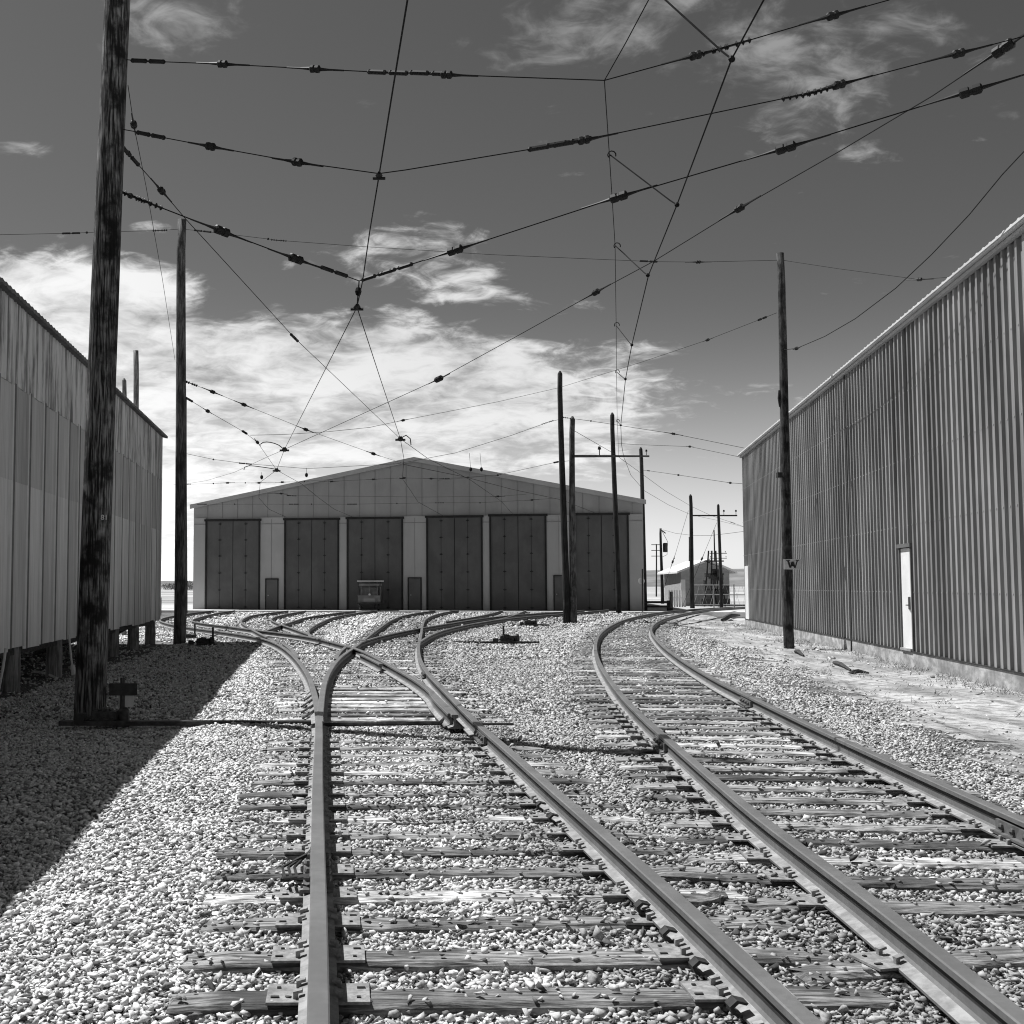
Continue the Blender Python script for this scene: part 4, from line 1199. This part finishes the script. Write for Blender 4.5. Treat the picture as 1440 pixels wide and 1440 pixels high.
W6 = [zt(1074, 0), zt(1029, 83), zt(952, 288), zt(912, 387), zt(888.5, 485), zt(879.5, 534), zt(873, 598), zt(874, 625), zt(877, 642), zt(887, 668), zt(906, 690), zt(940, 710), zt(972, 724), zt(1010, 732), zt(1046, 741)]
W6 = [W6[0] + (W6[0] - W6[1]).normalized() * 9] + W6
t = twire('contact wire above the right-hand track, slanting from the top edge to the paired poles', W6)
MS = [onz(912, 0, 6.75), onz(880, 60, 6.72), onz(850, 113, 6.7), onz(857, 218, 6.65), onz(865, 345, 6.6), onz(866.5, 455, 6.55), onz(867, 524, 6.5), onz(868, 590, 6.4), onz(870, 640, 6.3)]
MS = [MS[0] + (MS[0] - MS[1]).normalized() * 9] + MS
t2 = thing('messenger_wire', MS[3], 'thin steel carrier wire hanging beside the right contact wire with hooked links', 'wire', 'overhead wires')
MB().tube(MS, .0055, 5).obj('wire', M_WIRE, t2)
def hook_link(A, B):
    mb = MB(); d = (B - A)
    arc = []
    for k in range(7):
        a = -math.pi * .2 + math.pi * 1.3 * k / 6
        arc.append(A + Vector((-.05 * math.cos(a) + .02, 0, .05 * math.sin(a))))
    mb.tube(arc, .008, 5); mb.tube([A, A + d * .9 + Vector((0, 0, -.01)), B], .0085, 5); mb.ball(B, .03, 6)
    mb.obj('hooked_link', M_WIRE, t2)
for (a, b_, za) in (((858, 218), (952, 288), 6.65), ((866, 346), (911, 387), 6.6), ((866, 457), (888.5, 485), 6.55), ((867, 523), (879.5, 533), 6.5), ((868, 592), (873, 598), 6.4)):
    hook_link(onz(a[0], a[1], za), zt(*b_))
hook_link(onz(905, -28, 6.75), zt(1029, 83))
PRp = lambda z: Vector((8.0, 11.5, z))
wire('topmost span wire from the thick pole across to the upper right corner', [
    (p1(172, 83.5), [(192, 85, ''), (208, 86, 't'), (313, 90, 'b'), (443, 97, 'b'), (545, 102, 't'), (605, 103, 't'), (628, 105, 'b')], onz(850, 113, 6.7)),
    (onz(850, 113, 6.7), [(978, 78, 'b'), (997, 73, 'h'), (1028, 64, 'h'), (1171, 22, 'b'), (1250, 0, '')], PRp(9.05))])
wire('second span wire from the thick pole, sagging to the near contact wire and rising right', [
    (p1(168, 181), [(190, 185, ''), (212, 190, 't'), (296, 206, 'b'), (418, 228, 'b')], zt(533, 244)),
    (zt(533, 244), [(570, 239, ''), (775, 205, 't'), (800, 200, 't'), (821, 197, 'b'), (1128, 133, 'h'), (1155, 127, 'h'), (1180, 119, 'b'), (1348, 75, 'b'), (1440, 51, '')], PRp(7.45))])
CJ = zt(505, 395, TW + .25)
wire('third span wire with large dark strain blocks meeting above the frog', [
    (p1(162, 268), [(183, 275, 'c'), (190, 277, 'h'), (206, 284, 'h'), (312, 325, 'w'), (416, 364, 'w'), (470, 382, 't')], CJ),
    (CJ, [(530, 387, 't'), (558, 378, 't'), (640, 352, 'w'), (870, 277, 'w'), (1105, 208, 'w'), (1365, 128, 'w'), (1440, 105, '')], PRp(7.05))], r=.008, s=1.1)
dr = thing('drop_hanger', CJ, 'short hanger with a bead between the strain wire and the upper frog', 'wire', 'overhead wires')
MB().tube([CJ, (CJ + J1) / 2, J1], .01, 5).ball((CJ * .6 + J1 * .4), .05, 8, sz=1.5).obj('hanger', M_WIRE, dr)
wire('long pull-off wire running down from the thick pole to the right hanging frog', [
    (p1(164, 198), [(180, 215, 'c'), (184, 220, 't'), (227, 268, 'b'), (262, 309, ''), (414, 475, 't')], FB)], r=.006)
wire('long diagonal wire rising from the left hanging frog to the far right edge', [
    (FA, [(617, 533, 'w'), (730, 471, ''), (838, 411, 'b'), (920, 367, ''), (1040, 293, 'b'), (1180, 213, ''), (1311, 135, ''), (1411, 68, 'w'), (1440, 50, '')], PRp(7.85)),
    ][::-1][:1], r=.007, s=1.2)
wire('wire continuing from the left hanging frog down to the pole past the shed', [(FA, [(375, 643, ''), (330, 664, ''), (290, 676, '')], aty(258, 681, P2bB.y))])
FARZ = 31.2
wire('high thin wire passing the top of the pole past the shed', [
    (aty(-40, 330, 28), [(0, 330, ''), (100, 328, 't'), (122, 327, 'c'), (225, 324, 'h')], aty(255, 322, P2B.y)),
    (aty(255, 322, P2B.y), [(285, 325, 't'), (377, 336, 'c'), (392, 338, 'h'), (500, 346, ''), (690, 358, ''), (875, 366, ''), (912, 367.5, 't'), (921, 368, 'c'), (982, 368.5, 'b')], aty(1092, 366, P5B.y)),
    (aty(1101, 366, P5B.y), [(1180, 378, ''), (1293, 393, 'b')], wr(22, -6.5, 7.72))], r=.006)
wire('thin wire from the W pole sagging left past the paired pole to the left', [
    (aty(1092, 440, P5B.y), [(1072, 448, 'h'), (995, 478, 'b'), (900, 510, '')], aty(787, 545, P3aB.y)),
    (aty(787, 545, P3aB.y), [(700, 565, ''), (567, 591, 'b'), (520, 601, ''), (462, 607, ''), (400, 611, '')], aty(352, 612, P2B.y + 2))], r=.007)
wire('upper of two wires leaving the shed pole toward the barn gable', [
    (aty(261, 537, P2B.y), [(268, 539, 'h'), (299, 551, 'b'), (343, 569, 'b'), (430, 604, 'b'), (525, 638, 'b')], aty(568, 652, 40))], r=.006, s=1.2)
wire('lower of two wires leaving the shed pole toward the left contact wires', [
    (aty(261, 560, P2B.y), [(266, 562, 't'), (292, 578, 'b'), (344, 608, 'h'), (362, 622, 'b')], FC)], r=.007, s=1.2)
wire('slack wire dropping from the thick pole to the shed pole', [(aty(180, 120, P1B.y), [(188, 175, 'b'), (205, 260, ''), (228, 390, '')], aty(246, 506, P2B.y))], r=.005)
wire('stub wire rising from the thick pole at the top edge', [(p1(152, 6), [(154, 18, 'h')], p1(163, 48))], r=.008)
wire('slack cable hanging off the ribbed warehouse eave toward the W pole', [
    (aty(1101, 492, P5B.y), [(1120, 490, 'b'), (1160, 473, ''), (1203, 448, ''), (1260, 405, ''), (1310, 358, ''), (1363, 302, ''), (1410, 245, ''), (1440, 213, '')], Vector((9.2, 13.0, 7.0)))], r=.009)
wire('thin wire from the taller paired pole to the warehouse eave', [
    (aty(788, 586, P3aB.y), [(800, 588, 'h'), (831, 592, 'c'), (947, 610, 'b')], wr(47, .1, 7.2))], r=.009, s=1.1)
wire('thin wire from the slim leaning pole to the warehouse corner', [(aty(864, 623, P4B.y), [(890, 625, ''), (970, 628, 'b')], wr(47.8, .1, 6.9))], r=.009, s=1.1)
wire('thin wire from the barn corner pole to the warehouse', [(aty(902, 661, P6B.y), [(912, 662, 't'), (954, 668, 'b'), (1027, 679, 'b')], wr(47.9, -2, 5.6))], r=.011, s=1.2)
wire('thin wire from the paired poles left to the barn gable peak', [(aty(786, 590, P3aB.y), [(770, 594, 'h'), (720, 612, ''), (640, 637, ''), (560, 652, ''), (432, 659, ''), (345, 652, 't'), (300, 646, 'c')], aty(262, 638, 50))], r=.009, s=1.2)
wire('short wire falling left from the paired poles over the barn roof', [(aty(800, 648, P3bB.y), [(782, 650, 'h'), (700, 668, 'b')], bpt(UPK + 1.5, .5, 7.9))], r=.009, s=1.2)
for lab, y0_, y1_ in (('upper', 608, 690), ):
    wire('pair of feeder wires dropping right behind the crossarm', [(aty(808, 606, P3bB.y), [(862, 637, ''), (905, 668, ''), (935, 690, '')], aty(972, 712, P7B.y)), (aty(972, 712, P7B.y), [(1000, 725, ''), (1030, 735, 't')], aty(1047, 741, P8B.y + 3))], r=.010)
wire('guy wire slanting down left from the pole before the small house', [(aty(968, 718, P7B.y), [(948, 785, 'c'), (946, 790, 'b')], aty(932, 832, P7B.y))], r=.012, s=1.6, name='guy_wire')
wire('guy wire slanting down from the crossarm pole behind the house', [(aty(1008, 735, P8B.y), [(987, 786, 'b')], aty(960, 852, P8B.y))], r=.012, s=1.6, name='guy_wire')
wire('sagging line from the transformer pole to the warehouse', [(aty(932, 745, P9B.y), [(950, 750, ''), (975, 753, ''), (1000, 753, ''), (1025, 750, '')], aty(1048, 747, 72))], r=.012)
# faint cross spans in front of the barn
for lab, pts, Y_ in (('lowest faint cross span over the barn door heads', [(284, 709, 't'), (330, 709, 'c'), (413, 709, 't'), (438, 709, 'c'), (495, 709, 't'), (558, 708, 'c'), (618, 707, 'h'), (675, 707, 'c'), (748, 703, 'b')], 66),
                     ('faint cross span level with the barn eave corner', [(262, 681, 'h'), (300, 680, 'c'), (320, 679, 'b'), (345, 679, 'c'), (364, 679, 'b'), (397, 678, 'b'), (428, 677, 'c')], 60),
                     ('faint cross span high on the barn gable', [(466, 677, 'b'), (525, 674, 'b'), (566, 672, 'f'), (606, 673, 'b'), (625, 673, 't'), (658, 671, 'c')], 62),
                     ('short faint cross span left over the second barn door', [(395, 694, 'b'), (410, 697, 't'), (510, 698, ''), (590, 699, ''), (700, 698, 'b')], 64)):
    A = aty(pts[0][0] - 18, pts[0][1], Y_ + 1); B = aty(pts[-1][0] + 40, pts[-1][1] - 3, Y_ - 1)
    wire(lab, [(A, pts, B)], r=.006, s=1.15)
mbs = [((431, 658), (431, 668)), ((368, 664), (368, 671)), ((660, 637), (662, 660)), ((675, 637), (677, 660))]
for (a, b_), wd_ in zip(mbs, ('over the second door', 'left beside the left frog', 'just right of the gable peak', 'second right of the gable peak')):
    A, B = aty(a[0], a[1], 52), aty(b_[0], b_[1], 52)
    t = thing('drop_hanger', A, 'thin dropper with a dark bead ' + wd_, 'wire', 'overhead wires')
    MB().tube([A, B], .008, 5).ball(B, .075, 8, sz=1.4).obj('hanger', M_WIRE, t)
# curved contact shoes by the frogs
for lab, pts, z_ in (('curved bar left of the left hanging frog', [(366, 625), (370, 622), (380, 622), (392, 626), (399, 632)], TW),
                     ('bent bar left of the lower frog', [(343, 661), (344, 657), (350, 655), (370, 657), (389, 660)], TW),
                     ('hooked bar right of the right hanging frog', [(564, 616), (571, 612), (577, 617), (578, 626)], TW)):
    P = [onz(x, y, z_) for x, y in pts]
    if 'hooked' in lab or True:
        Yb = P[-1].y if 'hooked' not in lab else P[0].y
        P = [aty(x, y, Yb) for x, y in pts]
    tag(MB().tube(catmull(P, .1), .016, 6).obj('runner_bar', M_WIRE), lab, 'wire fitting', 'overhead wire fittings')

# ------------------------------------------------------------------ switch stands
def switch_stand(px, py, W_px, label, rodL, rodR, mast_px, big=False):
    B = onz(px, py, -.06); k = B.y / F          # metres per photo pixel at that distance
    t = thing('switch_stand', B, label, 'switch stand', 'low switch stands')
    Lw = W_px * k; H = Lw * .50
    mb = MB()
    # cast body: ribbed rounded housing
    for i in range(9):
        f = -0.5 + i / 8 * .62
        h = H * (.72 + .28 * math.sin(i / 8 * math.pi))
        mb.tube([B + Vector((f * Lw, -.11, h * .45)), B + Vector((f * Lw, -.06, h * .9)), B + Vector((f * Lw, .06, h * .9)), B + Vector((f * Lw, .11, h * .45))], Lw * .028, 6)
    mb.prism([(B.x - Lw * .50, B.y - .11), (B.x + Lw * .14, B.y - .11), (B.x + Lw * .14, B.y + .11), (B.x - Lw * .50, B.y + .11)], B.z + .01, B.z + H * .78)
    mb.obj('housing', M_IRON, t)
    mb = MB(); c = B + Vector((Lw * .30, 0, H * .45))
    mb.tube([c + Vector((0, 0, -H * .45)), c + Vector((0, 0, H * .35)), c + Vector((0, 0, H * .5))], [Lw * .16, Lw * .15, Lw * .08], 12)
    mb.box(c + Vector((0, 0, -H * .35)), (Lw * .42, .26, H * .2)); mb.obj('spindle_case', M_IRON, t)
    # throw lever with its weight lying on the ground side
    mb = MB(); w0 = B + Vector((-Lw * .44, -.08, H * .55)); w1 = B + Vector((-Lw * .78, -.12, .05))
    mb.tube([w0, w1], .018, 6); mb.box(w1 + Vector((0, 0, .04)), (Lw * .26, .14, .11)); mb.obj('lever', M_DARK, t)
    mx = aty(mast_px[0], mast_px[1], B.y)
    mb = MB(); mb.tube([Vector((mx.x, B.y, B.z + H * .4)), Vector((mx.x, B.y, B.z + H)), mx], [.05, .028, .026], 8); mast = mb.obj('mast', M_IRON, t)
    a = aty(rodL[0], rodL[1], B.y - .12); b_ = aty(rodR[0], rodR[1], B.y - .12)
    a.z = B.z + .01; b_.z = B.z + .01
    mb = MB(); mb.box((a + b_) / 2 + Vector((0, 0, .03)), ((b_ - a).length, .11, .05)); mb.obj('headblock_bar', M_IRON, t)
    return t, B
s1, sB = switch_stand(158, 1020, 52, 'near switch stand with a black target plate at the foot of the thick pole', (84, 1021), (440, 1021), (172.5, 953))
c = aty(173, 969.5, sB.y - .03)
mb = MB(); Wt = 39 * sB.y / F; Ht = 17 * sB.y / F
pts = [(-.5, -.42), (-.46, -.5), (.46, -.5), (.5, -.42), (.5, .42), (.46, .5), (-.46, .5), (-.5, .42)]
mb.add([c + Vector((a * Wt, 0, b_ * Ht)) for a, b_ in pts] + [c + Vector((a * Wt, .012, b_ * Ht)) for a, b_ in pts],
       [tuple(range(8)), tuple(range(15, 7, -1))] + [(i, 8 + i, 8 + (i + 1) % 8, (i + 1) % 8) for i in range(8)])
mb.obj('target_plate', M_DARK, s1)
c = aty(177.5, 986, sB.y + .02); MB().box(c, (21 * sB.y / F, .012, 16 * sB.y / F)).obj('side_plate', mat('grey_side_plate', .45, .55, 4), s1)
switch_stand(718, 905, 28, 'switch stand with upright lever on open gravel, the nearer of two', (607, 911.5), (758, 910), (708, 880))
switch_stand(747, 880, 18, 'small switch stand farther back on the open gravel', (694, 882), (772, 881), (742, 868))
switch_stand(290, 908, 26, 'black switch stand right of the tall shed pole at the shadow edge', (279, 909), (303, 909), (299.5, 882))
switch_stand(268, 899, 17, 'smaller switch stand tucked against the tall shed pole', (262, 899), (277, 899), (274, 877))

# ------------------------------------------------------------------ rail motor car at door three
Yc = bpt(bu(521)).y - 2.6
def vc(px, py, o=0.0): return aty(px, py, Yc + o)
base = vc(521, 855); base.z = 0.02
car = thing('rail_motor_car', base, 'small canopied maintenance rail car parked before the third barn door', 'rail car')
k = Yc / F
x0, x1 = vc(503.3, 850).x, vc(535, 850).x
zb, zm, zw, zr = vc(520, 849).z, vc(520, 838).z, vc(520, 829).z, vc(520, 817.5).z
M_CARB = mat('faded_car_paint', .16, .24, 3, rough=.6)
mb = MB()
mb.box(((x0 + x1) / 2, Yc + .06, (zb + zm) / 2), (x1 - x0, .12, zm - zb)); mb.box(((x0 + x1) / 2, Yc + 1.2, zb + .16), (x1 - x0 - .05, 2.2, .28))
mb.box(((x0 + x1) / 2, Yc + .0, zm + .01), (x1 - x0 + .05, .16, .04))
body_ = mb.obj('body', M_CARB, car)
MB().box(((x0 + x1) / 2, Yc - .02, (zb + zm) / 2 - .03), ((x1 - x0) * .5, .03, (zm - zb) * .5)).obj('front_panel', M_FAC, body_)
mb = MB()
for xx in (x0 + .12, x1 - .12):
    mb = MB(); mb.tube([(xx, Yc + .1, zm), (xx - .12 if xx < (x0 + x1) / 2 else xx + .12, Yc + .02, zr - .04)], .03, 6)
    mb.obj('canopy_post', M_DARK, car); mb = MB()
    mb.tube([(xx, Yc + 2.1, zm), (xx, Yc + 2.1, zr - .04)], .03, 6); mb.obj('canopy_post', M_DARK, car)
mb = MB(); mb.tube([(x1 + .16, Yc + .5, zb), (x1 + .16, Yc + .5, zr - .25)], .02, 6)
mb.obj('canopy_post', M_DARK, car)
a = [(x0 - .05, Yc - .25, zr - .02), (x1 + .20, Yc - .25, zr - .02), (x1 + .20, Yc + 2.5, zr - .02), (x0 - .05, Yc + 2.5, zr - .02)]
MB().hexa(a + [(x, y, z + .07) for x, y, z in a]).obj('canopy', M_TRIM, car)
MB().box(((x0 + x1) / 2, Yc + .12, (zm + zw) / 2 + .06), (x1 - x0 - .3, .03, (zw - zm) + .1)).obj('windscreen', M_GLASS, car)
MB().box(((x0 + x1) / 2, Yc + 1.3, zm + .1), (x1 - x0 - .2, .5, .45)).obj('seat', M_DARK, car)
MB().box(((x0 + x1) / 2, Yc - .10, zb + .03), (x1 - x0 + .08, .14, .10)).obj('bumper', M_DARK, car)
for q_ in (-.36, 0, .36): MB().box(((x0 + x1) / 2 + q_ * (x1 - x0), Yc + .08, (zm + zr) / 2), (.04, .04, zr - zm - .1)).obj('window_post', M_CARB, car)
MB().box(((x0 + x1) / 2 + .05, Yc + .06, zr - .20), (x1 - x0 + .1, .05, .12)).obj('visor', M_CARB, car)
MB().box((x1 + .02, Yc + 1.1, zm + .30), (.05, 1.6, .5)).obj('side_curtain', M_CARB, car)
MB().tube([((x0 + x1) / 2 + .02, Yc - .04, zm + .08), ((x0 + x1) / 2 + .02, Yc + .04, zm + .08)], .07, 10).obj('headlight', M_WHITE, car)
for xx in (x0 + .1, x1 - .1):
    for yy_ in (.35, 1.9):
        MB().tube([(xx - .05, Yc + yy_, .22), (xx + .05, Yc + yy_, .22)], .20, 16).obj('wheel', M_DARK, car)

# ------------------------------------------------------------------ round sign post, barriers, house, yard beyond
sp = onz(903.5, 862, -.05)
sg = thing('round_sign', sp, 'white disc sign on a dark post at the barn corner', 'sign')
MB().tube([sp + Vector((0, 0, -.2)), aty(903.5, 800, sp.y)], .045, 8).obj('post', M_DARK, sg)
c = aty(902, 817, sp.y + .06); mb = MB(); mb.tube([c, c + Vector((0, .02, 0))], 4.6 * sp.y / F, 20); mb.obj('disc', M_WHITE, sg)
def barrier(px, py, wpx, hpx, Y, lab):
    B = aty(px, py, Y); k = Y / F; t = thing('timber_barrier', Vector((B.x, B.y, -.12)), lab, 'barrier')
    L = wpx * k; h = hpx * k
    for s_ in (-.5, .5): MB().box((B.x + s_ * L, Y, h / 2 - .12), (.32, .3, h)).obj('post', M_TIMBER, t)
    for z_ in (.45, .85): MB().box((B.x, Y - .17, h * z_ - .12), (L, .08, h * .2)).obj('rail', M_TIMBER, t)
    return t
barrier(919, 852, 46, 15, 72.5, 'low dark timber barrier between the barn corner and the small house')
t = thing('timber_post', aty(944, 855, 70), 'short pale post beside the timber barrier', 'post'); t.location.z = -.12
MB().tube([aty(944, 855, 70), aty(944, 832, 70)], .10, 10).obj('shaft', M_PILE, t)
# house
HY = 92.0
hc = aty(994, 838, HY); k = HY / F
hs_ = thing('small_house', Vector((hc.x, HY, -.12)), 'small gabled house with a bright roof edge beyond the yard', 'house')
xL, xR = aty(958, 830, HY).x, aty(1026, 830, HY).x; zE = aty(958, 806, HY).z; zP = aty(993, 790, HY).z; xP = aty(993, 790, HY).x
mb = MB(); fr_ = [(xL, -.3), (xR, -.3), (xR, zE + .25), (xP, zP), (xL, zE + .25)]
mb.add([(a, HY, z) for a, z in fr_] + [(a + 1, HY + 9, z) for a, z in fr_], [(0, 1, 2, 3, 4), (9, 8, 7, 6, 5), (0, 5, 6, 1), (1, 6, 7, 2), (4, 9, 5, 0)])
mb.obj('wall', M_HOUSE, hs_)
mb = MB()
xo, xq = aty(949, 806, HY).x, aty(1033, 806, HY).x
for (a, za, b_, zb_) in ((xo, zE - .02, xP, zP + .06), (xP, zP + .06, xq, zE - .02)):
    f4 = [(a, HY - .7, za), (b_, HY - .7, zb_), (b_ + 1, HY + 9.5, zb_), (a + 1, HY + 9.5, za)]
    mb.hexa(f4 + [(x, y, z + .16) for x, y, z in f4])
mb.obj('roof', M_HROOF, hs_)
MB().box((aty(960.5, 830, HY).x, HY - .04, .95), (.36, .06, 2.1)).obj('door', M_WHITE, hs_)
MB().box((aty(1000, 826, HY).x, HY - .04, 1.0), (.7, .06, 1.2)).obj('window', M_GLASS, hs_)
t = thing('equipment_rack', aty(1005, 838, 88), 'cluster of electrical gear behind the chain fence', 'electrical gear'); t.location.z = -.12
rr = random.Random(5); bx_ = t.location.x
mb = MB()
for i in range(14):
    mb.box((bx_ + rr.uniform(-.9, .9), 88 + rr.uniform(-.3, .3), rr.uniform(.3, 2.6)), (rr.uniform(.15, .5), .4, rr.uniform(.15, .6)))
mb.box((bx_, 88, .25), (2.2, .5, .5)); mb.box((bx_, 88.1, 1.5), (.25, .3, 2.6)); mb.obj('equipment', M_IRON, t)
mb = MB()
for dx_ in (-.8, -.3, .3, .8): mb.tube([(bx_ + dx_, 88, -.1), (bx_ + dx_ * .5, 88, 4.2)], .06, 6)
for z_ in (1.2, 2.4, 3.4): mb.box((bx_, 88, z_), (1.5, .1, .1))
mb.obj('frame', M_DARK, t)
t = thing('chain_fence', aty(965, 838, 84), 'low grey chain fence in front of the small house', 'fence'); t.location.z = -.12
xa, xb = aty(975, 838, 84).x, aty(1052, 838, 84).x
mb = MB(); x_ = xa
while x_ < xb: mb.tube([(x_, 84, -.12), (x_, 84, 1.6)], .045, 6); x_ += 1.5
mb.obj('post', M_FAC, t)
mb = MB()
for z_ in (.1, .85, 1.55): mb.tube([(xa, 84, z_), (xb, 84, z_)], .03, 5)
x_ = xa
while x_ < xb: mb.tube([(x_, 84, 0), (x_ + .45, 84, 1.5)], .010, 3); mb.tube([(x_ + .45, 84.01, 0), (x_, 84.01, 1.5)], .010, 3); x_ += .6
mb.obj('mesh_panel', M_FAC, t)
t = thing('picket_gate', aty(952, 838, 88), 'short white picket gate left of the small house', 'gate'); t.location.z = -.12
mb = MB(); 
for i in range(7): mb.box((t.location.x - .6 + i * .2, 88, .5), (.13, .05, 1.3))
mb.obj('picket', M_WHITE, t); MB().box((t.location.x, 88.05, .6), (1.4, .05, .1)).obj('rail', M_WHITE, t)

# hills and distant trees
def ridge(name, Y, xa, xb, h, seed, m, dep=900):
    mb = MB(); n = 90; vs = []
    for i in range(n + 1):
        x = xa + (xb - xa) * i / n
        hh = h(i / n) * (1 + .10 * mnoise.noise(Vector((i * .12, seed, 0))) + .05 * mnoise.noise(Vector((i * .5, seed, 4))))
        vs += [(x, Y, -2), (x, Y + dep * .4, hh * .62), (x, Y + dep, hh), (x, Y + dep * 2, -2)]
    fs = []
    for i in range(n):
        for k in range(3): fs.append((i * 4 + k, (i + 1) * 4 + k, (i + 1) * 4 + k + 1, i * 4 + k + 1))
    mb.add(vs, fs); o = mb.obj(name, m, local=True, smooth=True); o['kind'] = 'structure'; return o
ridge('hills', 2300, -200, 3200, lambda f: 24 + 32 * min(1, f * 2.2), 3, M_HILL)
ridge('hills', 2600, -3200, -100, lambda f: 12 + 6 * f, 9, M_HILL)
# tree line and fence far left
def leaf_clump(mb, c, rx, rz, n, rr):
    for _ in range(n):
        while True:
            p = Vector((rr.uniform(-1, 1), rr.uniform(-1, 1), rr.uniform(-1, 1)))
            if p.length < 1: break
        q = Vector((c[0] + p.x * rx, c[1] + p.y * rx, c[2] + p.z * rz)); s = rx * rr.uniform(.05, .13)
        a = Vector((rr.uniform(-1, 1), rr.uniform(-1, 1), rr.uniform(-1, 1))).normalized(); b_ = a.orthogonal().normalized()
        mb.add([q + a * s, q + b_ * s, q - a * s * .7], [(0, 1, 2)])
rr = random.Random(11)
mb = MB(); 
for i in range(46):
    x_ = -175 + i * 3.6 + rr.uniform(-1, 1); y_ = 480 + rr.uniform(-30, 30); h_ = rr.uniform(2.2, 4.8)
    leaf_clump(mb, (x_, y_, h_ * .5), 3.4, h_ * .62, 420, rr)
tag(mb.obj('tree_line', M_TREE, local=True), 'far-off line of low trees on the left horizon', 'trees', kind='stuff')
t = thing('field_fence', Vector((-24, 92, -.12)), 'sparse wire fence across the bright field at left', 'fence')
mb = MB()
for i in range(9): mb.tube([(-30 + i * 1.9, 92, -.2), (-30 + i * 1.9, 92, 1.1)], .05, 6)
mb.obj('post', M_PILE, t)
mb = MB()
for z_ in (.3, .65, 1.0): mb.tube([(-30, 92, z_), (-14.8, 92, z_)], .012, 4)
mb.obj('wire', M_WIRE, t)
for x_, yt_, lb_ in ((0, 840, 'stubby post just past the shed corner, the right of two'), (-.35, 843, 'shorter stubby post past the shed corner, the left of two')):
    a = aty(224, 857, 62); t = thing('timber_post', Vector((a.x + x_, 62, -.1)), lb_, 'post', 'stubby posts past the shed')
    MB().tube([(a.x + x_, 62, -.1), (a.x + x_, 62, aty(224, yt_, 62).z)], .12, 8).obj('shaft', M_PILE, t)

# ------------------------------------------------------------------ dirt strip details
rr = random.Random(21)
mb = MB()
for _ in range(430):
    y_ = rr.uniform(14, 52); o_ = abs(rr.gauss(.12, .25)) + .09 if rr.random() < .7 else rr.uniform(.4, 2.6)
    p = wr(y_, o_); z_ = float(gz(p.x, p.y))
    for _ in range(9):
        a = rr.uniform(0, 6.28); l_ = rr.uniform(.04, .17); q = Vector((p.x + rr.gauss(0, .06), p.y + rr.gauss(0, .06), z_))
        tip = q + Vector((math.cos(a) * l_ * .8, math.sin(a) * l_ * .8, l_ * rr.uniform(.3, 1)))
        s_ = Vector((-math.sin(a), math.cos(a), 0)) * .006
        mb.add([q - s_, q + s_, tip], [(0, 1, 2)])
tag(mb.obj('dry_weeds', M_WEED, local=True), 'dry weeds and straw along the warehouse footing', 'weeds', kind='stuff')
for (a, b_, r_, lab) in (((1172, 929), (1196, 940), .05, 'broken wood piece with a curled end on the sandy strip'), ((1195, 944), (1222, 944), .045, 'flat board scrap lying right of the curled wood piece'),
                         ((1118, 915), (1130, 920), .06, 'dark wood chunk at the foot of the W pole'), ((1015, 873), (1040, 868), .12, 'dark timber heap at the far bend of the right track')):
    A, B = onz(a[0], a[1], -.14), onz(b_[0], b_[1], -.14); A.z = float(gz(A.x, A.y)) + r_ * .6; B.z = float(gz(B.x, B.y)) + r_ * .5
    M_ = (A + B) / 2 + Vector((0, .05, r_ * .8))
    mb = MB(); mb.tube([A, A * .6 + M_ * .4, M_, B], [r_ * .5, r_, r_ * .9, r_ * .4], 6)
    tag(mb.obj('wood_scrap', M_TIMBER), lab, 'wood scrap', 'scraps of wood')
# split old ties in the gap between the two tracks
for (a, b_, w_, lab) in (((915, 1226), (1065, 1238), .09, 'split old tie end, upper piece between the two near tracks'), ((960, 1262), (1020, 1258), .13, 'rotted old tie stub between the two near tracks')):
    A, B = onz(a[0], a[1], 0), onz(b_[0], b_[1], 0); d = (B - A); n = Vector((-d.y, d.x, 0)).normalized()
    mb = MB(); P = []; N = 7
    vs = []
    for i in range(N + 1):
        f = i / N; c = A + d * f; ww = w_ / 2 * (1 - .6 * f * f + rr.uniform(-.15, .15)); z_ = rr.uniform(.0, .012)
        for sx, zz in ((-1, -.14), (-1, z_ - .01), (-.3, z_), (.4, z_ + .004), (1, z_ - .015), (1, -.14)): vs.append(c + n * ww * sx + Vector((0, 0, zz)))
    fs = [(i * 6 + k, i * 6 + k + 1, i * 6 + 7 + k, i * 6 + 6 + k) for i in range(N) for k in range(5)] + [(5, 4, 3, 2, 1, 0), tuple(N * 6 + k for k in range(6))]
    mb.add(vs, fs); o = mb.obj('old_tie', M_TIE); at = o.data.attributes.new('tone', 'FLOAT', 'FACE'); at.data.foreach_set('value', [.8] * len(o.data.polygons))
    tag(o, lab, 'old tie', 'rotted old ties')
print('objects', len(bpy.data.objects))
